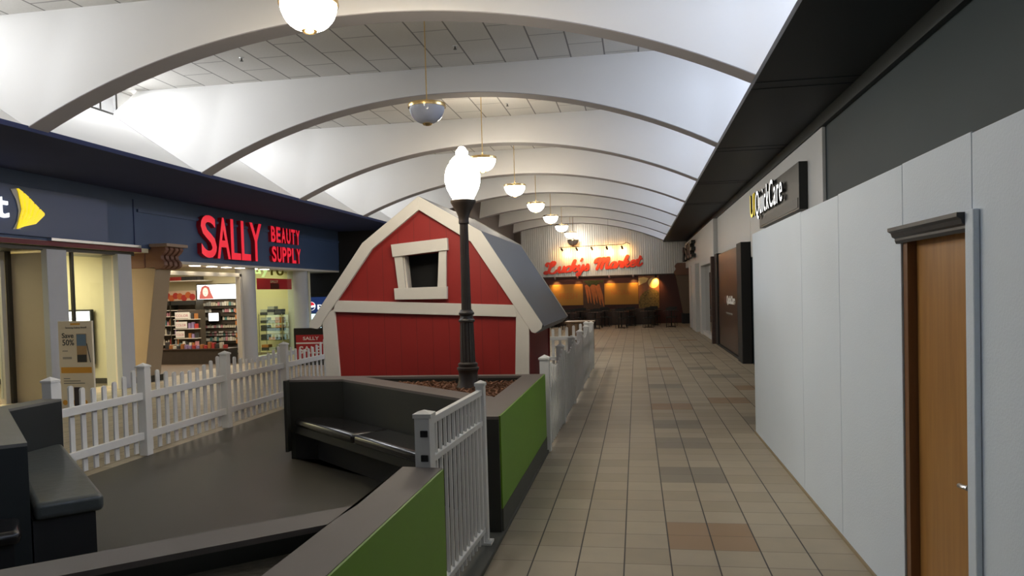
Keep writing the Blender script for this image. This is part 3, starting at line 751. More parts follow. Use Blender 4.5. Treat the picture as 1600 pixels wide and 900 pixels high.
# standing poster before the phone shop
st = thing('standing_poster', (-9.37, 11.33, 0), 'tall cream floor poster reading Save 50% outside the phone shop', 'poster')
px0, px1, py = -9.69, -9.05, 11.3
mk('board', MB().box(px0, px1, py, py+.04, .02, 1.5), M_paper, st, bevel=.004)
mk('foot', MB().box(px0+.05, px1-.05, py-.12, py+.18, 0, .02), M_darkmetal, st)
text('lettering', 'Save', (px0+.07, py, 1.215), .22, .085, .003, 'E', M_text_dark, st, .012)
text('lettering', '50%', (px0+.075, py, 1.09), .22, .10, .003, 'E', M_text_dark, st, .008)
text('lettering', 'Samsung Galaxy Note8', (px0+.14, py, 1.37), .40, .035, .003, 'E', M_text_dark, st)
mk('yellow_tab', MB().box(px0+.24, px0+.42, py-.003, py, 1.435, 1.465), M_orange, st)
pic = mk('phone_picture', MB().box(px0+.345, px0+.53, py-.004, py, .80, 1.285), mat('phone_print', (.45, .28, .12), .3, noise=.2), st)
mk('phone_screen', MB().box(px0+.35, px0+.525, py-.006, py-.004, 1.08, 1.275), mat('sky_print', (.16, .25, .36), .4), pic)
mk('phone_screen', MB().box(px0+.35, px0+.525, py-.006, py-.004, .805, .93), M_text_dark, pic)
mk('stylus', MB().prism([(px0+.53, 1.12), (px0+.54, 1.12), (px0+.60, .80), (px0+.59, .80)], py-.006, py, 'y'), M_text_dark, st)
for z in (.99, .88, .86): mk('text_line', MB().box(px0+.07, px0+.07+(.1 if z > .9 else .17), py-.003, py, z, z+.012), M_text_grey, st)
mk('orange_band', MB().box(px0+.03, px1-.03, py-.003, py, .62, .72), M_orange, st)
for z, w in ((.52, .12), (.48, .32), (.44, .40)): mk('text_line', MB().box(px0+.07, px0+.07+w, py-.003, py, z, z+.014), M_text_grey, st)
mk('phone_picture', MB().box(px0+.26, px0+.41, py-.006, py, .04, .38), mat('phone_dark', (.04, .03, .04), .25), st)
for x in (.05, .24, .43): mk('price_dot', MB().prism(circle(px0+x+.03, .12, .045, 14), py-.004, py, 'y'), M_orange, st)

# screen inside the phone shop
tvs = thing('display_screen', (-12.3, 14.9, .5), 'lit white screen reading Unlimited inside the phone shop', 'screen')
mk('bezel', MB().box(-12.72, -11.93, 14.90, 14.975, .44, 1.66), M_black, tvs, bevel=.005)
mk('panel', MB().box(-12.55, -11.97, 14.893, 14.90, .5, 1.62), M_screen, tvs)
text('lettering', 'Unlimited', (-12.45, 14.893, 1.45), .43, .09, .003, 'E', M_text_grey, tvs)
mk('picture', MB().box(-12.1, -11.98, 14.889, 14.893, .52, .62), mat('lime_print', (.6, .65, .08), .5), tvs)
mk('stand', MB().box(-12.5, -12.2, 14.8, 14.97, 0, .45), M_black, tvs)
# poster wall at the far left
pw_ = thing('wall_poster', (-12.6, 13.2, .9), 'yellow and white phone poster at the far left edge', 'poster')
mk('board', MB().box(-13.9, -12.85, 13.5, 13.54, .75, 2.35), M_paper, pw_)
mk('photo', MB().prism([(-13.5, .8), (-12.9, .8), (-12.9, 1.12), (-12.98, 1.28), (-13.12, 1.33), (-13.25, 1.22), (-13.35, 1.2)], 13.49, 13.5, 'y'), mat('silhouette_print', (.07, .05, .03), .5), pw_)
text('lettering', '5 more', (-13.30, 13.5, 2.12), .40, .10, .004, 'E', M_text_dark, pw_)
text('lettering', 'unlimited', (-13.42, 13.5, 1.99), .52, .09, .004, 'E', M_text_dark, pw_)
text('lettering', '$650', (-13.22, 13.5, 1.44), .34, .10, .004, 'E', M_text_dark, pw_, .01)
mk('yellow_block', MB().box(-13.4, -12.9, 13.495, 13.5, 1.56, 1.72), M_orange, pw_)

# pilaster with scrolled bracket between the shops
pl = thing('pilaster', (-10.9, 15.3, 0), 'tapering tan pilaster with terracotta scrolled capital between the two shops', 'pilaster')
v = []; 
def taper(x_in, xt, xb, y0, y1, z0, z1):
    return MB().add([(x_in, y0, z0), (xb, y0, z0), (xb, y1, z0), (x_in, y1, z0), (x_in, y0, z1), (xt, y0, z1), (xt, y1, z1), (x_in, y1, z1)],
                    [(0, 3, 2, 1), (4, 5, 6, 7), (0, 1, 5, 4), (1, 2, 6, 5), (2, 3, 7, 6), (3, 0, 4, 7)])
mk('shaft', taper(-11.5, -10.38, -10.75, 15.0, 15.5, .12, 2.55), M_tan, pl, bevel=.01)
mk('inner_shaft', taper(-11.5, -10.43, -10.80, 15.5, 15.62, .12, 2.55), M_tan, pl)
mk('plinth', MB().box(-11.5, -10.72, 14.97, 15.66, 0, .14), M_darkmetal, pl, bevel=.008)
mk('capital_block', MB().box(-11.4, -10.63, 14.98, 15.7, 2.53, 2.99), M_tandark, pl, bevel=.02)
mk('cap_slab', MB().box(-10.49, -10.06, 14.95, 15.74, 2.99, 3.06), M_tanlight, pl, bevel=.01)
mk('cap_slab', MB().box(-11.4, -10.63, 14.95, 15.74, 2.99, 3.06), M_tandark, pl, bevel=.01)
sprof = [(-10.63, 2.94), (-10.49, 2.94), (-10.49, 2.99), (-10.14, 2.99), (-10.12, 2.93), (-10.17, 2.86), (-10.25, 2.80), (-10.24, 2.73), (-10.17, 2.66), (-10.16, 2.58), (-10.24, 2.52), (-10.36, 2.50), (-10.63, 2.53)]
for yy in (15.0, 15.18, 15.36, 15.54):
    mk('corbel', MB().prism(sprof, yy, yy+.12, 'y'), M_tandark, pl, bevel=.012)
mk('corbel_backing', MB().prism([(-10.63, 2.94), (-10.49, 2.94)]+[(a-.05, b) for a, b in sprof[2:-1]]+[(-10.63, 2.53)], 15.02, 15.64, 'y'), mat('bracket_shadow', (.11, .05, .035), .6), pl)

# --- beauty shop
struct('wall_beauty_shop', MB().box(-18, -10.7, 23.45, 23.6, 0, 3.0).box(-16.6, -16.5, 15.12, 23.45, 0, 3.0), M_creamwall)
struct('ceiling_beauty_shop', MB().box(-18, -11.5, 15.1, 23.6, 3.0, 3.1), M_white)
struct('ceiling_beauty_soffit', MB().box(-11.6, -10.5, 15.78, 25.6, 2.66, 2.72), M_trim)
bs = thing('beauty_shopfront', (-10.7, 20, 0), 'beauty shop front with white columns and a glazed corner window', 'shopfront')
mk('column', MB().lathe([(.27, 0), (.27, 2.66)], -10.95, 19.85, 0, 28), M_bluewhite, bs, smooth=True)
mk('column', MB().lathe([(.32, 0), (.32, 2.66)], -10.92, 23.12, 0, 28), M_bluewhite, bs, smooth=True)
mk('sill', MB().box(-11.05, -10.8, 20.1, 22.85, 0, .12), M_bluewhite, bs)
mk('glass', MB().box(-10.93, -10.92, 20.12, 22.82, .12, 2.66), M_glassgreen, bs)
mk('door_frame', MB().box(-11.0, -10.88, 19.42, 19.52, 0, 2.5).box(-11.0, -10.88, 15.62, 19.52, 2.42, 2.52), M_trim, bs)
mk('window_banner', MB().box(-10.96, -10.94, 20.5, 22.72, 2.07, 2.40), mat('banner_crimson', (.42, .02, .04), .5, noise=.02, emit=(.5, .01, .03), es=.12), bs)['label'] = 'crimson banner across the window'
text('window_lettering', 'SALLY', (-10.94, 21.3, 2.27), .5, .08, .004, 'L', M_white_p, bs, .02)
mk('window_banner', MB().box(-10.94, -10.935, 21.3, 21.85, 2.08, 2.25), M_maroon, bs)
text('window_lettering', 'uy', (-11.02, 20.45, 2.44), .95, .30, .01, 'L', mat('lit_green_letters', (.7, .8, .45), .4, noise=0, emit=(.75, .85, .45), es=.5), bs, .02)['label'] = 'pale green lettering cut off by the soffit'
text('window_lettering', 'ro', (-11.02, 21.5, 2.50), .85, .26, .01, 'L', mat('mustard_letters', (.5, .4, .08), .5, noise=0), bs, .02)['label'] = 'mustard lettering cut off by the soffit'
# soffit lights
for i, y in enumerate((16.2, 17.0, 17.75, 18.45, 19.15, 19.85, 20.55)):
    l0 = mk('soffit_light', MB().box(-10.86, -10.70, y, y+.24, 2.645, 2.662), mat('soffit_light_lit', (1, .9, .7), .4, noise=0, emit=(1, .85, .6), es=6))
    tag(l0, 'small rectangular recessed light under the beauty shop fascia', 'ceiling light', 'recessed lights in a row under the beauty shop fascia')
# fascia letters
sg = thing('beauty_shop_sign', (-10.45, 19, 3), 'large glowing red channel letters on the navy fascia above the beauty shop', 'sign')
for ch, y0, w in (('S', 16.74, .68), ('A', 17.44, .62), ('L', 18.10, .48), ('L', 18.62, .48), ('Y', 19.08, .66)):
    text('letter', ch, (-10.5, y0+.06, 2.84), w, 1.05, .12, 'L', M_red, sg, .015, M_redside)
for wd, z, y0, y1 in (('BEAUTY', 3.44, 20.42, 22.36), ('SUPPLY', 2.86, 20.44, 22.38)):
    wts = [1.0]*6; step = (y1-y0)/6
    for i, ch in enumerate(wd):
        text('letter', ch, (-10.5, y0+i*step, z), step*.84, .46, .09, 'L', M_red, sg, .03, M_redside)
# wire grille above the entrance
tag(mk('shutter_grille', MB().box(-11.2, -11.1, 15.7, 19.5, 2.50, 2.53), M_tan), 'rolled shutter edge above the beauty shop entrance', 'shutter')

# product displays against the shop's end wall
yb = 23.3
pegs = thing('product_wall', (-13.9, yb, 0), 'dark pegboard wall of hanging beauty products inside the beauty shop', 'display rack')
mk('backing', MB().box(-14.63, -13.2, yb, yb+.06, .1, 1.78), mat('peg_dark', (.06, .045, .035), .6, noise=.2), pegs)
for z in (.35, .7, 1.0, 1.26, 1.52): mk('shelf', MB().box(-14.6, -13.22, yb-.12, yb, z-.015, z), M_darkmetal, pegs)
sc = thing('lit_display', (-13.9, yb, 1.8), 'bright lightbox with the portrait of a red haired woman above the product wall', 'lightbox')
mk('frame', MB().box(-14.63, -13.17, yb-.02, yb+.08, 1.80, 2.34), M_black, sc)
mk('panel', MB().box(-14.6, -13.2, yb-.03, yb-.02, 1.83, 2.31), M_screen, sc)
skin = mat('printed_skin', (.8, .55, .45), .5, noise=0, emit=(.9, .62, .5), es=.6); hair = mat('printed_hair', (.45, .12, .1), .5, noise=0, emit=(.5, .12, .1), es=.4)
mk('portrait_hair', MB().prism([(-14.54, 1.84), (-14.5, 2.05), (-14.44, 2.24), (-14.3, 2.3), (-14.16, 2.24), (-14.1, 2.05), (-14.0, 1.84)], yb-.034, yb-.03, 'y'), hair, sc)
mk('portrait_face', MB().prism([(-14.3+.1*math.cos(a), 2.07+.15*math.sin(a)) for a in [k*PI/9 for k in range(18)]], yb-.038, yb-.03, 'y'), skin, sc)
for x in (-14.34, -14.26): mk('portrait_eye', MB().box(x-.015, x+.015, yb-.04, yb-.038, 2.09, 2.1), M_text_grey, sc)
mk('portrait_mouth', MB().box(-14.325, -14.275, yb-.04, yb-.038, 1.985, 1.997), hair, sc)
bl = thing('banner_picture', (-15.1, yb, 1.8), 'red and orange flower banner left of the lit portrait', 'banner')
mk('board', MB().box(-15.99, -14.68, yb-.01, yb+.06, 1.80, 2.14), mat('banner_cream', (.75, .55, .42), .5), bl)
for i in range(8):
    mk('flower', MB().prism(circle(-15.88+i*.155, 1.94+.05*math.sin(i*2.3), .11, 14), yb-.014-.001*i, yb-.01, 'y'), mat('flower_%s' % ('red' if i % 2 else 'orange'), (.55, .05, .04) if i % 2 else (.65, .16, .05), .5), bl)
tsh = tag(mk('high_shelf', MB().box(-16, -14.1, yb-.55, yb+.1, 2.44, 2.47), M_trim), 'cream high shelf above the banner in the beauty shop', 'shelf')
PM = [mat('pack_%s' % n, c, .45, noise=.05) for n, c in (('cream', (.6, .55, .45)), ('grey', (.35, .36, .36)), ('pink', (.55, .25, .3)), ('amber', (.4, .16, .05)), ('blackish', (.04, .04, .045)), ('teal', (.1, .25, .25)), ('white', (.75, .73, .7)), ('crimson', (.45, .04, .04)), ('lilac', (.3, .22, .4)))]
# boxes on the high shelf
x = -15.95
while x < -14.3:
    w = .12 if x < -15.1 else .14
    m_ = PM[7] if x < -15.1 else PM[4]
    o = mk('product_box', MB().box(x, x+w*.92, yb-.3, yb-.1, 2.47, 2.60), m_, bevel=.003)
    tag(o, 'red boxed product on the high cream shelf' if m_ is PM[7] else 'black boxed product on the high cream shelf', 'box', 'red boxes on the high shelf' if m_ is PM[7] else 'black boxes on the high shelf')
    x += w
# hanging packs
for r, z in enumerate((1.60, 1.38, 1.12, .86, .60, .42)):
    for k in range(17):
        x = -14.58+k*.081
        if 1.0 <= z <= 1.4 and -14.15 < x < -13.72: continue
        h = random.choice((.09, .12, .14)); m_ = random.choice((PM[0], PM[1], PM[6], PM[0], PM[2], PM[5], PM[6]))
        o = mk('product_pack', MB().box(x, x+.066, yb-.07, yb-.02, z, z+h), m_)
        tag(o, 'small packet hanging on the pegboard product wall', 'product', 'packets on the pegboard product wall')
tv = thing('monitor', (-13.93, yb, 1.0), 'small glowing monitor amid the hanging products', 'monitor')
mk('frame', MB().box(-14.14, -13.73, yb-.2, yb-.12, 1.08, 1.38), M_black, tv); mk('panel', MB().box(-14.11, -13.76, yb-.206, yb-.2, 1.1, 1.36), M_screen, tv)
mk('arm', MB().box(-13.97, -13.9, yb-.12, yb, 1.15, 1.25), M_black, tv)
# shelving unit left, closer to the doorway
su = thing('shelving_unit', (-14.9, 22.6, 0), 'tall dark shelving unit of bottles at the left of the beauty shop', 'shelving')
mk('back', MB().box(-15.9, -14.1, 22.75, 22.8, 0, 1.80), MATS['peg_dark'], su)
mk('header', MB().box(-15.9, -14.1, 22.35, 22.75, 1.66, 1.80), M_black, su)
shelf_z = (.05, .38, .7, 1.0, 1.3, 1.5)
for z in shelf_z: mk('shelf', MB().box(-15.88, -14.12, 22.35, 22.75, z-.02, z), M_trim, su)
for x in (-15.9, -15.02, -14.12): mk('upright', MB().box(x, x+.03, 22.35, 22.78, 0, 1.8), M_darkmetal, su)
for z in shelf_z[:-1]:
    for k in range(19):
        x = -15.80+k*.088
        if -15.04 < x < -14.96: continue
        hh = random.uniform(.12, .22); m_ = random.choice(PM) if z > .6 else random.choice((PM[3], PM[0], PM[7], PM[1], PM[8]))
        mb = MB().lathe([(0, 0), (.032, 0), (.032, hh*.72), (.014, hh*.82), (.014, hh), (0, hh)], x+.01, 22.45, z, 10)
        tag(mk('bottle', mb, m_, smooth=True), 'bottle standing on the dark beauty shop shelving unit', 'bottle', 'bottles on the dark shelving unit')
# free-standing display with cards, in front of the shelving
fd = thing('display_stand', (-14.0, 21.9, 0), 'dark free-standing product stand with white card signs in the beauty shop', 'display stand')
mk('body', MB().box(-14.38, -13.62, 21.8, 22.1, 0, 1.5), MATS['peg_dark'], fd)
for z in (.3, .6, .9, 1.2): mk('shelf', MB().box(-14.4, -13.6, 21.58, 21.8, z, z+.02), M_trim, fd)
for z, w in ((1.24, .5), (.94, .4), (.64, .3)):
    mk('card', MB().box(-14.35, -14.35+w, 21.60, 21.61, z, z+.2), PM[6], fd)
    text('card_lettering', 'COLOR', (-14.32, 21.60, z+.05), w*.85, .08, .003, 'E', PM[2], fd, .01)
for z in (.32, .62, .92, 1.22):
    for k in range(7):
        x = -14.36+k*.108; hh = random.uniform(.1, .2)
        if z > .5 and x < -14.0: continue
        o = mk('product_box', MB().box(x, x+.085, 21.63, 21.72, z, z+hh), random.choice(PM), bevel=.003)
        tag(o, 'boxed product on the free-standing stand with card signs', 'box', 'boxed products on the free-standing stand')

rk = thing('round_rack', (-12.4, 22.6, 0), 'dark revolving rack of small goods right of the product wall', 'display rack')
mk('post', MB().lathe([(.2, 0), (.2, .03), (.03, .05), (.03, 1.55), (0, 1.56)], -12.82, 22.9, 0, 12), M_black, rk)
for z in [.3+.2*k for k in range(7)]:
    mk('tray', MB().lathe([(.0, z), (.19, z), (.19, z+.02), (0, z+.02)], -12.82, 22.9, 0, 14), M_black, rk)
    for a in range(6):
        mk('hanging_goods', MB().box(-12.82+.17*math.cos(a)-.03, -12.82+.17*math.cos(a)+.03, 22.9+.17*math.sin(a)-.02, 22.9+.17*math.sin(a)+.02, z-.14, z), random.choice((PM[3], PM[0], PM[4])), rk)
fc_ = thing('checkout_counter', (-12.3, 19.6, 0), 'low dark counter with goods just inside the beauty shop entrance', 'counter')
mk('body', MB().box(-13.4, -11.3, 19.4, 19.9, 0, .40), MATS['peg_dark'], fc_, bevel=.01)
mk('worktop', MB().box(-13.43, -11.27, 19.37, 19.93, .40, .43), M_darkbrown, fc_)
for k in range(16):
    x = -13.3+k*.12; hh = random.uniform(.08, .2)
    o = mk('product_box', MB().box(x, x+.085, 19.5, 19.6, .43, .43+hh), random.choice((PM[8], PM[3], PM[4], PM[0], PM[7])), bevel=.003)
    tag(o, 'small boxed product standing on the low dark counter in the beauty shop', 'box', 'boxed products on the low counter')
# glass shelf unit in the window with boxed appliances
gu = thing('glass_shelves', (-11.7, 22.8, 0), 'glass shelving of boxed appliances in the beauty shop corner window', 'shelving')
GZ = (.12, .45, .75, 1.0, 1.26)
for z in GZ: mk('shelf', MB().box(-12.06, -11.26, 22.6, 23.1, z-.014, z), M_glassgreen, gu)
for x in (-12.07, -11.27):
    for y in (22.6, 23.08): mk('upright', MB().box(x, x+.02, y, y+.02, 0, 1.3), M_chrome, gu)
for z in GZ:
    for k in range(3):
        for j in range(3 if z > 1.2 else (2 if k != 1 else 1)):
            if z > 1.2 and j == 2 and k != 1: continue
            x0 = -12.03+k*.255+random.uniform(0, .02)
            o = mk('appliance_box', MB().box(x0, x0+.235, 22.64, 22.9, z+.001+j*.095, z+.09+j*.095), random.choice((PM[4], PM[1], PM[4], PM[3])), bevel=.003)
            tag(o, 'flat boxed appliance on the glass shelves in the corner window', 'box', 'boxed appliances on the glass shelves')
# stand sign outside the beauty shop
ss = thing('pavement_sign', (-8.6, 18.3, 0), 'black framed red sale board standing outside the beauty shop', 'sign')
mk('frame', MB().box(-9.05, -7.95, 18.8, 18.85, .1, .98), M_black, ss, bevel=.02)
mk('poster', MB().box(-8.98, -8.02, 18.79, 18.8, .15, .80), mat('sale_red', (.45, .02, .03), .5), ss)
text('lettering', 'SALLY', (-8.78, 18.79, .66), .45, .09, .004, 'E', M_white_p, ss, .02)
mk('stripe', MB().box(-8.98, -8.02, 18.785, 18.79, .56, .60), M_white_p, ss)
text('lettering', 'SALE', (-8.9, 18.79, .3), .6, .2, .004, 'E', M_white_p, ss, .02)
mk('stand', MB().box(-8.9, -8.1, 18.7, 19.0, 0, .1), M_black, ss)

# drinks machine
dm = thing('drinks_machine', (-10.2, 24.9, 0), 'dark drinks machine with blue lettered header and glowing windows', 'vending machine')
mk('cabinet', MB().box(-11.4, -8.6, 24.7, 25.5, 0, 1.95), M_black, dm, bevel=.02)
mk('header', MB().box(-11.35, -8.65, 24.66, 24.7, 1.25, 1.80), M_pblue, dm)
text('wordmark', 'pepsi', (-10.94, 24.66, 1.37), .82, .21, .01, 'E', M_whiteglow, dm, .01)
mk('emblem', MB().prism(circle(-11.17, 1.49, .15, 24), 24.645, 24.66, 'y'), M_whiteglow, dm)
mk('emblem_red', MB().prism([(-11.17+.14*math.cos(a), 1.49+.14*math.sin(a)) for a in [k*PI/12 for k in range(1, 13)]]+[(-11.19, 1.50)], 24.64, 24.645, 'y'), M_red, dm)
mk('emblem_blue', MB().prism([(-11.17+.14*math.cos(a), 1.49+.14*math.sin(a)) for a in [PI+k*PI/12 for k in range(2, 12)]], 24.64, 24.645, 'y'), mat('emblem_blue', (.02, .08, .5), .4, noise=0), dm)
for x0 in (-11.3, -10.75, -10.1, -9.45):
    for z0, z1 in ((.35, .75), (.8, 1.22)):
        w_ = mk('lit_window', MB().box(x0, x0+.46, 24.66, 24.7, z0, z1), M_coolglow, dm)
        mk('shelf_bar', MB().box(x0, x0+.46, 24.65, 24.66, (z0+z1)/2-.01, (z0+z1)/2+.01), M_black, w_)
        for q in range(3): mk('bottle_row', MB().box(x0+.05+q*.14, x0+.11+q*.14, 24.652, 24.66, z0+.02, z0+.16), mat('bottle_green', (.03, .2, .08), .3), w_)

# ================================================================== PLAY YARD
struct('floor_play_yard', MB().box(-5.62, -1.1, -5, 17.0, 0, .012), M_rubber)
struct('trim_30', MB().box(-1.12, -.99, -5, 8.2, 0, .035), M_curb, bevel=.006)

def ring(outer, inner, z0, z1, mb):
    """walls between an outer and an inner closed outline (same count)"""
    n = len(outer)
    v = [(x, y, z0) for x, y in outer]+[(x, y, z1) for x, y in outer]+[(x, y, z0) for x, y in inner]+[(x, y, z1) for x, y in inner]
    f = []
    for i in range(n):
        j = (i+1) % n
        f += [(i, j, n+j, n+i), (2*n+i, 2*n+j, 3*n+j, 3*n+i), (n+i, n+j, 3*n+j, 3*n+i), (i, j, 2*n+j, 2*n+i)]
    return mb.add(v, f)
def planter(label, outer, inner, greens, soil_z, mulch, name='planter'):
    c = Vector((sum(p[0] for p in outer)/len(outer), sum(p[1] for p in outer)/len(outer), 0))
    t = thing(name, (c.x, c.y, 0), label, 'planter')
    mk('walls', ring(outer, inner, .012, .862, MB()), M_blackwall, t)
    def grow(poly, d):
        return [((p[0]-c.x)*(1+d)+c.x, (p[1]-c.y)*(1+d)+c.y) for p in poly]
    mk('rim', ring(outer, inner, .862, .885, MB()), M_brownrim, t)
    for (y0, y1) in greens:
        mk('side_panel', MB().box(-1.01, -.999, y0, y1, .20, .883), M_green, t)['label'] = 'lime green side panel'
        mk('skirting', MB().box(-1.01, -.996, y0, y1, .012, .20), M_curb, t)
    mk('soil', MB().add([(x, y, soil_z) for x, y in inner], [tuple(range(len(inner)))]), M_soil, t)
    return t
# far planter
outF = [(-3.80, 8.08), (-3.80, 7.74), (-3.18, 7.76), (-1.26, 6.03), (-1.26, 5.34), (-1.01, 5.34), (-1.01, 8.10)]
innF = [(-3.72, 7.99), (-3.72, 7.95), (-2.98, 7.93), (-1.24, 6.34), (-1.24, 6.30), (-1.235, 6.31), (-1.235, 7.95)]
innF = [(-2.99, 7.96), (-2.99, 7.95), (-2.97, 7.94), (-1.24, 6.36), (-1.236, 6.34), (-1.23, 6.34), (-1.23, 7.96)]
pf = planter('dark triangular planter with lime green side and lamp post beside the barn', outF, innF, [(5.37, 8.1)], .80, True)
def pt_in(p, poly):
    c = False; n = len(poly)
    for i in range(n):
        a, b = poly[i], poly[(i+1) % n]
        if (a[1] > p[1]) != (b[1] > p[1]) and p[0] < (b[0]-a[0])*(p[1]-a[1])/(b[1]-a[1])+a[0]: c = not c
    return c
mc = MB(); cnt = 0
while cnt < 1700:
    x = random.uniform(-2.95, -1.25); y = random.uniform(6.4, 7.94)
    if not pt_in((x, y), innF): continue
    cnt += 1
    a = random.uniform(0, PI); l = random.uniform(.03, .075); w = random.uniform(.010, .022); tl = random.uniform(-.5, .5)
    z = .802+random.uniform(0, .03)
    dx, dy = math.cos(a), math.sin(a); nx, ny = -dy*w, dx*w
    p0 = (x-dx*l/2, y-dy*l/2, z-tl*l/2); p1 = (x+dx*l/2, y+dy*l/2, z+tl*l/2)
    v = []
    for p in (p0, p1):
        for s1, s2 in ((-1, -1), (1, -1), (1, 1), (-1, 1)): v.append((p[0]+nx*s1/2, p[1]+ny*s1/2, p[2]+.005*s2))
    mc.add(v, [(0, 1, 2, 3), (4, 5, 6, 7), (0, 1, 5, 4), (1, 2, 6, 5), (2, 3, 7, 6), (3, 0, 4, 7)])
mu = mk('bark_mulch', mc, M_mulch); mu['kind'] = 'stuff'; tag(mu, 'reddish brown bark mulch around the lamp post base', 'mulch')

# near planter
outN = [(-1.01, 3.75), (-1.23, 3.77), (-1.21, 3.07), (-2.75, 1.70), (-2.75, .3), (-1.01, .3)]
innN = [(-1.225, 2.86), (-1.227, 2.85), (-1.23, 2.79), (-2.55, 1.62), (-2.55, .5), (-1.22, .5)]
planter('near dark planter with lime green side and grey brown rim at the bottom', outN, innN, [(.3, 3.73)], .80, False)

# benches with vinyl cushions
def poly_prism(poly, z0, z1): return MB().prism(poly, z0, z1, 'z')
def offset_line(a, b, d0, d1):
    a = Vector(a); b = Vector(b); t = (b-a).normalized(); n = Vector((t.y, -t.x))
    return [tuple(a+n*d0), tuple(b+n*d0), tuple(b+n*d1), tuple(a+n*d1)]
fb_ = thing('bench', (-2.6, 7.1, 0), 'black vinyl corner bench in front of the lamp post planter', 'bench')
K = Vector((-3.18, 7.76)); E_ = Vector((-1.26, 6.03)); td = (E_-K).normalized(); nn = Vector((td.y, -td.x))
if nn.y > 0: nn = -nn
def P2(s, d): q = K+td*s+nn*d; return (q.x, q.y)
LEN = (E_-K).length
w0 = (-3.79, 7.73)
def cushion(poly, z0, z1, m, parent):
    o = mk('cushion', poly_prism(poly, z0, z1), m, parent, bevel=.04, smooth=True, seg=4); return o
s_left = (Vector(w0)-K).dot(td)
cushion([(-3.68, 7.735), (-3.19, 7.745), P2(1.02, .012), P2(1.02, .42), P2(s_left+.06, .42)], .375, .475, M_vinyl, fb_)
cushion([P2(1.04, .012), P2(LEN-.1, .012), P2(LEN-.1, .42), P2(1.04, .42)], .375, .475, M_vinyl, fb_)
mk('apron', MB().prism([w0, (-3.19, 7.745), P2(LEN-.1, .012), P2(LEN-.1, .40), P2(s_left+.04, .40)], .30, .385, 'z'), M_blackwall, fb_, bevel=.01)
mk('base', MB().prism([(-3.74, 7.73), (-3.19, 7.745), P2(LEN-.1, .012), P2(LEN-.1, .22), P2(s_left+.2, .22)], .012, .30, 'z'), M_black, fb_)
mk('end_panel', MB().box(-3.83, -3.795, 7.66, 8.08, .10, .885), M_blackwall, fb_, bevel=.004)

# left bench block: a solid triangular back with seats on two sides
ap = Vector((-3.97, 4.32)); fl = Vector((-5.44, 5.73))
lb = thing('planter', (-4.9, 4.9, 0), 'dark triangular block with flat grey top at the left edge', 'planter')
tri = [(-3.97, 4.32), (-5.44, 5.73), (-5.44, 6.35), (-5.66, 6.35), (-5.66, 2.7)]
mk('walls', poly_prism(tri, .012, .862), mat('block_black', (.02, .024, .024), .5, noise=.1), lb)
mk('rim', poly_prism(tri, .862, .885), mat('block_top_grey', (.16, .155, .14), .6, noise=.08), lb)
bb = thing('bench', (-4.5, 5.3, 0), 'dark grey vinyl bench cushion beside the left block', 'bench')
td2 = (fl-ap).normalized(); n2 = Vector((td2.y, -td2.x)); 
if n2.x+n2.y < 0: n2 = -n2
def P3(s, d): q = ap+td2*s+n2*d; return (q.x, q.y)
L2 = (fl-ap).length
cushion([P3(-.02, .02), P3(L2-.0, .012), (-5.435, 6.22), P3(L2+.34, .43), P3(-.02, .43)], .355, .475, M_vinylgrey, bb)
mk('base', MB().prism([P3(.02, .012), P3(L2, .012), (-5.43, 6.3), P3(L2+.36, .38), P3(.02, .38)], .012, .355, 'z'), M_black, bb)
b2_ = thing('bench', (-4.3, 3.8, 0), 'black vinyl bench on the near side of the left block', 'bench')
td3 = (Vector((-5.66, 2.7))-ap).normalized(); n3 = Vector((-td3.y, td3.x))
if n3.x-n3.y < 0: n3 = -n3
def P4(s, d): q = ap+td3*s+n3*d; return (q.x, q.y)
cushion([P4(.06, .012), P4(1.7, .012), P4(1.7, .42), P4(.06, .42)], .33, .42, M_vinyl, b2_)
mk('base', MB().prism([P4(.1, .012), P4(1.7, .012), P4(1.7, .36), P4(.1, .36)], .012, .33, 'z'), M_black, b2_)

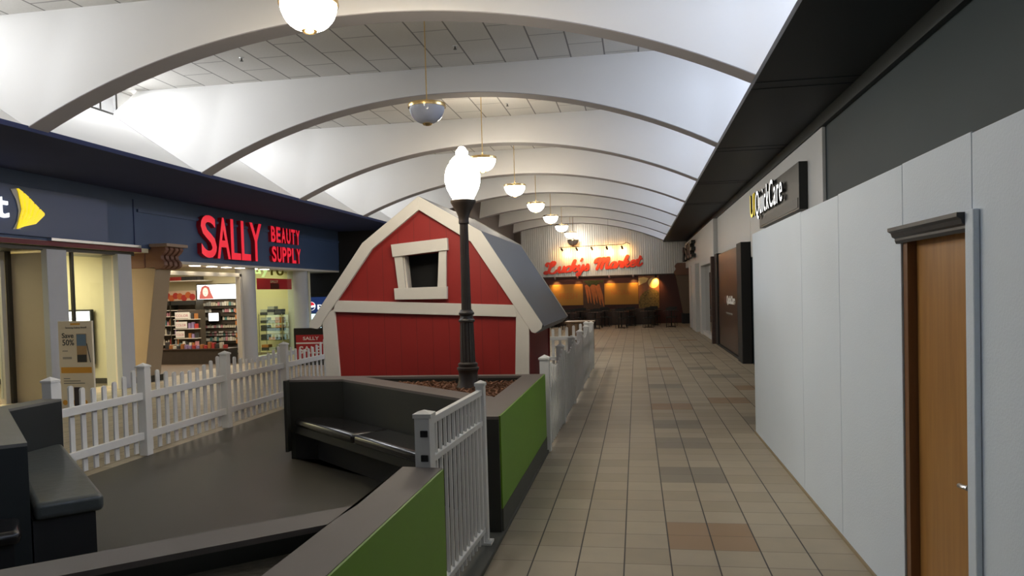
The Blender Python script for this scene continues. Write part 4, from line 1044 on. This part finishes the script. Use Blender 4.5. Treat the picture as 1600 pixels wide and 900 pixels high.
# ---- picket fences
def picket_mesh(h, w=.062, t=.018):
    r = w/2; p = [(-r, .05), (r, .05), (r, h-r*.8)]+[(r*math.cos(a), h-r*.8+r*.8*math.sin(a)) for a in [k*PI/6 for k in range(1, 6)]]+[(-r, h-r*.8)]
    return p
def fence_run(label, posts, axis, pos, outer, pitch_=.163):
    """pickets on the outer side (outer=+1/-1 across the run)"""
    start = posts[0]
    root = thing('picket_fence', (pos, start, 0) if axis == 'y' else (start, pos, 0), label, 'fence')
    def put(a0, a1, c0, c1, z0, z1, name, bev=.004):
        if axis == 'y': mb = MB().box(c0, c1, a0, a1, z0, z1)
        else: mb = MB().box(a0, a1, c0, c1, z0, z1)
        return mk(name, mb, M_fence, root, bevel=bev)
    for a in posts:
        po = put(a-.052, a+.052, pos-.052, pos+.052, .012, 1.03, 'post')
        if axis == 'y': cx, cy = pos, a
        else: cx, cy = a, pos
        cap = MB(); s = .062
        v = [(cx-s, cy-s, 1.03), (cx+s, cy-s, 1.03), (cx+s, cy+s, 1.03), (cx-s, cy+s, 1.03), (cx-s, cy-s, 1.05), (cx+s, cy-s, 1.05), (cx+s, cy+s, 1.05), (cx-s, cy+s, 1.05), (cx, cy, 1.085)]
        cap.add(v, [(0, 3, 2, 1), (0, 1, 5, 4), (1, 2, 6, 5), (2, 3, 7, 6), (3, 0, 4, 7), (4, 5, 8), (5, 6, 8), (6, 7, 8), (7, 4, 8)])
        mk('post_cap', cap, M_fence, root)
    for i in range(len(posts)-1):
        a0 = posts[i]+.052; a1 = posts[i+1]-.052; npk = max(2, round((a1-a0)/pitch_))
        for z in (.20, .66): put(a0, a1, pos-.022, pos+.022, z, z+.085, 'rail')
        for k in range(npk):
            t = (k+.5)/npk; c = a0+(a1-a0)*t; h = .895+.15*abs(2*t-1)**1.8
            p = picket_mesh(h)
            q = [(c+a, b) for a, b in p]
            c0 = pos+outer*.022; c1 = pos+outer*.042
            mk('picket', MB().prism(q, min(c0, c1), max(c0, c1), 'x' if axis == 'y' else 'y'), M_fence, root)
    return root
fence_run('white scalloped picket fence along the left of the play yard', [6.47, 7.87, 9.62, 11.4, 13.2, 15.0, 16.98], 'y', -5.66, -1)
fence_run('white scalloped picket fence between barn and tiled walkway', [8.25+1.74*i for i in range(6)], 'y', -1.02, 1)
fence_run('white picket fence crossing behind the barn', [-5.50, -3.3, -1.14], 'x', 17.05, 1)

# ---- metal gate between the two planters
gt = thing('gate', (-1.1, 4.5, 0), 'white metal railing gate between the two green sided planters', 'gate')
A0 = Vector((-1.135, 3.87)); A1 = Vector((-1.085, 5.10))
def gbox(s0, s1, w, z0, z1, name, bev=.003):
    d = (A1-A0).normalized(); nn_ = Vector((-d.y, d.x))
    a = A0+d*s0; b = A0+d*s1
    p = [tuple(a+nn_*w), tuple(b+nn_*w), tuple(b-nn_*w), tuple(a-nn_*w)]
    return mk(name, MB().prism(p, z0, z1, 'z'), M_fence, gt, bevel=bev)
GL = (A1-A0).length
gbox(-.045, .045, .042, .035, 1.13, 'post'); gbox(GL-.03, GL+.03, .03, .035, 1.14, 'post')
for s, w, zz in ((0, .05, 1.13), (GL, .036, 1.14)):
    d = (A1-A0).normalized(); c = A0+d*s
    mb = MB(); v = [(c.x-w, c.y-w, zz), (c.x+w, c.y-w, zz), (c.x+w, c.y+w, zz), (c.x-w, c.y+w, zz), (c.x-w, c.y-w, zz+.022), (c.x+w, c.y-w, zz+.022), (c.x+w, c.y+w, zz+.022), (c.x-w, c.y+w, zz+.022), (c.x, c.y, zz+.04)]
    mb.add(v, [(0, 3, 2, 1), (0, 1, 5, 4), (1, 2, 6, 5), (2, 3, 7, 6), (3, 0, 4, 7), (4, 5, 8), (5, 6, 8), (6, 7, 8), (7, 4, 8)])
    mk('post_cap', mb, M_fence, gt)
gbox(.045, GL-.03, .018, 1.075, 1.115, 'rail'); gbox(.045, GL-.03, .018, .865, .90, 'rail'); gbox(.045, GL-.03, .018, .12, .155, 'rail')
mk('post_foot', MB().box(-1.125, -1.03, 5.05, 5.16, .035, .05), M_fence, gt)
gbox(GL-.08, GL-.05, .014, .06, 1.08, 'stile')
for k in range(12):
    s = .10+k*(GL-.2)/11.5
    gbox(s-.0085, s+.0085, .0085, .06, 1.08, 'baluster', 0)
for z in (1.03, .90):
    mk('hinge', MB().box(-1.145, -1.105, 3.815, 3.826, z, z+.035), M_black, gt, bevel=.003)

# ---- street lamp in the planter
lx, ly, lz = -1.70, 7.42, .80
lp = thing('street_lamp', (lx, ly, lz), 'black cast iron street lamp with lit acorn globe in the mulch planter', 'street lamp')
mk('base', MB().lathe([(.125, 0), (.125, .03), (.118, .05), (.10, .10), (.095, .17), (.10, .20), (.112, .215), (.112, .235), (.095, .245), (.10, .262), (.10, .275), (.078, .29)], lx, ly, lz, 32), M_iron, lp, smooth=True)
fl_ = MB()
def fluted(r0, r1, z0, z1, n=16):
    v = []; f = []; m = n*2
    for (r, z) in ((r0, z0), (r1, z1)):
        for k in range(m):
            rr = r*(1.0 if k % 2 else .93); a = 2*PI*k/m; v.append((lx+rr*math.cos(a), ly+rr*math.sin(a), z))
    for k in range(m): f.append((k, (k+1) % m, m+(k+1) % m, m+k))
    return v, f
v, f = fluted(.078, .068, lz+.28, lz+.70); fl_.add(v, f)
mk('lower_shaft', fl_, M_iron, lp)
mk('collar', MB().lathe([(.07, .69), (.082, .70), (.082, .715), (.068, .73), (.064, .76), (.078, .775), (.078, .79), (.062, .81), (.060, .82)], lx, ly, lz, 32), M_iron, lp, smooth=True)
f2 = MB(); v, f = fluted(.050, .042, lz+.81, lz+1.70); f2.add(v, f)
mk('upper_shaft', f2, M_iron, lp)
mk('fitter', MB().lathe([(.042, 1.68), (.052, 1.69), (.052, 1.71), (.05, 1.72), (.055, 1.76), (.075, 1.81), (.105, 1.86), (.118, 1.885), (.128, 1.90), (.128, 1.92), (.11, 1.93), (0, 1.93)], lx, ly, lz, 32), M_iron, lp, smooth=True)
mk('globe', MB().lathe([(0, 1.925), (.10, 1.925), (.125, 1.97), (.16, 2.04), (.178, 2.11), (.178, 2.17), (.165, 2.23), (.14, 2.28), (.125, 2.295), (.125, 2.31), (.10, 2.34), (.07, 2.365), (.055, 2.375), (.062, 2.39), (.062, 2.41), (.045, 2.43), (.035, 2.45), (.02, 2.46), (0, 2.46)], lx, ly, lz, 32), M_glowlamp, lp, smooth=True)
point('lamp_light', (lx, ly, lz+2.62), 10, (1, .85, .62), .15)
point('lamp_light', (lx-.32, ly-.35, lz+2.1), 9, (1, .85, .62), .15)

# ---- red barn playhouse
BY = 8.8; BD = 11.9
barn = thing('barn_playhouse', (-2.5, 10.3, 0), 'red barn playhouse with cream trim and grey gambrel roof', 'playhouse')
oR = [(-2.565, 2.973), (-1.809, 2.521), (-1.099, 1.396)]; tipR = [(-1.115, 1.34), (-1.19, 1.292), (-1.23, 1.305), (-1.259, 1.35)]
iR = [(-2.566, 2.807), (-1.936, 2.402), (-1.44, 1.633)]
oL = [(-3.292, 2.434), (-4.02, 1.455)]; tipL = [(-4.0, 1.41), (-3.911, 1.395), (-3.86, 1.43), (-3.828, 1.496)]
iL = [(-3.171, 2.355), (-3.639, 1.74)]
# front wall (red boards) with the window opening: built as strips around the opening
wo = [(-2.79, 2.26), (-2.33, 2.29), (-2.36, 1.87), (-2.76, 1.86)]
left_low = (-3.74, .012); right_low = (-1.36, .012)
fw_ = MB(); y0, y1 = BY+.03, BY+.09
outline = [(-3.74, .012), (-3.76, 1.6), (-3.20, 2.40), (-2.565, 2.90), (-1.87, 2.46), (-1.33, 1.6), (-1.36, .012)]
def quad(p): fw_.prism(p, y0, y1, 'y')
quad([(-3.74, .012), (-3.76, 1.6), (-3.50, 1.97), (-2.76, 1.86), (-2.36, 1.87), (-1.52, 1.9), (-1.33, 1.6), (-1.36, .012)])
quad([(-3.50, 1.97), (-3.20, 2.40), (-2.79, 2.26), (-2.76, 1.86)])
quad([(-3.20, 2.40), (-2.565, 2.90), (-1.87, 2.46), (-2.33, 2.29), (-2.79, 2.26)])
quad([(-1.87, 2.46), (-1.52, 1.9), (-2.36, 1.87), (-2.33, 2.29)])
mk('front_wall', fw_, M_barnred, barn)
mk('side_wall', MB().prism([(BY+.09, .012), (BY+.09, 1.75), (BD-.3, 1.75), (BD-.3, .012)], -1.42, -1.36, 'x'), M_barnside, barn)
mk('side_wall', MB().prism([(BY+.09, .012), (BY+.09, 1.6), (BD-.3, 1.6), (BD-.3, .012)], -3.76, -3.70, 'x'), M_barnside, barn)
mk('back_wall', MB().prism(outline, BD-.36, BD-.3, 'y'), M_barnside, barn)
# trims
def trim(poly, name='trim_board', y=BY-.02, d=.05): return mk(name, MB().prism(poly, y, y+d, 'y'), M_trim, barn, bevel=.004)
trim([oR[0], oR[1], oR[2]]+tipR+[(-1.44, 1.633), iR[1], iR[0]], 'gable_trim')
trim([oR[0], iR[0], iL[0], iL[1], tipL[3], tipL[2], tipL[1], tipL[0], oL[1], oL[0]], 'gable_trim')
trim([(-3.66, 1.742), (-1.43, 1.632), (-1.40, 1.488), (-3.70, 1.602)], 'cross_trim', BY-.012)
trim([(-3.85, 1.55), (-3.66, 1.65), (-3.682, 1.602), (-3.600, .012), (-3.790, .012)], 'corner_post', BY-.008)
trim([(-1.44, 1.633), (-1.26, 1.38), (-1.30, .012), (-1.475, .012), (-1.415, 1.49)], 'corner_post', BY-.008)
mk('corner_post', MB().prism([(BY+.04, .012), (BY+.04, 1.5), (BY+.16, 1.5), (BY+.16, .012)], -1.36, -1.335, 'x'), M_barnside, barn)
# window frame, slanting as in a cartoon
wf = mk('window_frame', MB().prism([(-2.92, 2.40), (-2.22, 2.455), (-2.215, 2.31), (-2.905, 2.25)], BY-.04, BY+.03, 'y'), M_trim, barn, bevel=.003)
mk('frame_board', MB().prism([(-2.89, 2.255), (-2.79, 2.262), (-2.76, 1.86), (-2.85, 1.855)], BY-.02, BY+.03, 'y'), M_trim, wf, bevel=.003)
mk('frame_board', MB().prism([(-2.33, 2.30), (-2.24, 2.305), (-2.255, 1.862), (-2.36, 1.862)], BY-.02, BY+.03, 'y'), M_trim, wf, bevel=.003)
mk('frame_board', MB().prism([(-2.90, 1.87), (-2.24, 1.875), (-2.245, 1.725), (-2.895, 1.732)], BY-.035, BY+.03, 'y'), M_trim, wf, bevel=.003)
mk('window_lining', MB().prism([(-2.79, 2.26), (-2.775, 2.262), (-2.745, 1.87), (-2.76, 1.86)], BY+.03, BY+.2, 'y'), M_trim, wf)
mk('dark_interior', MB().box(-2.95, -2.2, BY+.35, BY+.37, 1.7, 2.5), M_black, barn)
# roof slabs
def roof(p, q, n, name='roof_slope'):
    px_, pz = p; qx, qz = q; d = Vector((qx-px_, qz-pz)).normalized(); nv = Vector((-d.y, d.x))*n
    poly = [p, q, (qx+nv.x, qz+nv.y), (px_+nv.x, pz+nv.y)]
    return mk(name, MB().prism(poly, BY+.005, BD, 'y'), M_roof, barn, bevel=.004)
roof((-2.565, 2.975), (-1.805, 2.523), -.05); roof((-1.805, 2.523), (-1.092, 1.385), -.05)
roof((-2.565, 2.975), (-3.292, 2.436), .05); roof((-3.292, 2.436), (-4.03, 1.45), .05)
mk('roof_edge', MB().prism([(-1.092, 1.385), (-1.082, 1.375), (-1.17, 1.29), (-1.2, 1.31)], BY+.005, BD, 'y'), M_roof, barn)
mk('roof_edge_trim', MB().prism([(-2.565, 2.985), (-1.80, 2.533), (-1.083, 1.39), (-1.10, 1.37), (-1.82, 2.50), (-2.565, 2.95)], BD, BD+.02, 'y'), M_trim, barn)

# ================================================================== CEILING LIGHTS AND SPRINKLERS
PX = -3.09
def pendant(y, z, lit, kind):
    if kind == 'grey': label = 'unlit grey glass bowl pendant with brass rim, second from the near end'
    elif kind == 'brown': label = 'unlit brownish bowl pendant hanging last before the market wall'
    else: label = kind
    t = thing('pendant_lamp', (PX, y, z), label, 'pendant lamp', 'bowl pendants down the centre of the vault')
    gm = M_glow if lit else (M_milk if kind == 'grey' else M_milkdark)
    R = .275
    pr = [(R, 0)]+[(R*math.cos(a)**.8, -.27*math.sin(a)) for a in [k*PI/2/9 for k in range(1, 9)]]+[(.03, -.27)]
    mk('bowl', MB().lathe(pr, PX, y, z, 32), gm, t, smooth=True)
    mk('rim', MB().lathe([(R-.01, -.03), (R+.012, -.03), (R+.016, 0), (R+.012, .025), (R-.02, .03), (R-.02, 0)], PX, y, z, 32), M_brass, t, smooth=True)
    mk('finial', MB().lathe([(.07, -.262), (.075, -.275), (.06, -.29), (.03, -.30), (0, -.302)], PX, y, z, 20), M_brass, t, smooth=True)
    mk('stem', MB().tube([(PX, y, z-.02), (PX, y, ZC)], .009, 8).tube([(PX, y, z+.02), (PX, y, z+.10)], .02, 8), M_brass, t)
    mk('canopy', MB().lathe([(0, ZC-z-.05), (.05, ZC-z-.045), (.085, ZC-z-.01), (.085, ZC-z)], PX, y, z, 20), M_brass, t)
    for k in range(3):
        a = k*2*PI/3
        pass
    if lit:
        point('pendant_light', (PX, y, z+.12), 22 if y < 22 else 13, (1, .88, .70), .14)
        point('pendant_light', (PX, y, z-.42), 17 if y < 22 else 5, (1, .85, .62), .14)
ordn = ['lit bowl pendant nearest the camera, cut by the top of the picture', 'grey', 'lit bowl pendant partly behind the street lamp globe', 'lit bowl pendant, second one right of the street lamp globe',
        'lit bowl pendant, third one right of the street lamp globe', 'lit bowl pendant, fourth one right of the street lamp globe', 'lit bowl pendant just before the farthest lit one', 'farthest lit bowl pendant in the row', 'brown']
for i, y in enumerate((7.0, 11.2, 15.4, 19.6, 23.8, 28.0, 32.2, 36.4, 37.9)):
    pendant(y, 4.66 if i < 2 else (4.58 if i < 8 else 4.30), i not in (1, 8), ordn[i])
for i, (x, y, lb_) in enumerate(((-2.95, 12.6, 'small ceiling sprinkler beside the grey pendant'), (-6.7, 12.3, 'small ceiling sprinkler at the left of the tiled ceiling'), (-2.75, 16.7, 'small ceiling sprinkler above the third pendant'))):
    t = thing('sprinkler', (x, y, ZC), lb_, 'sprinkler', 'sprinklers in the tiled ceiling')
    mk('escutcheon', MB().lathe([(0, -.012), (.035, -.01), (.04, 0)], x, y, ZC, 16), M_chrome, t)
    mk('head', MB().lathe([(.012, 0), (.012, -.05), (.03, -.055), (.03, -.06), (0, -.062)], x, y, ZC, 12), M_darkmetal, t)
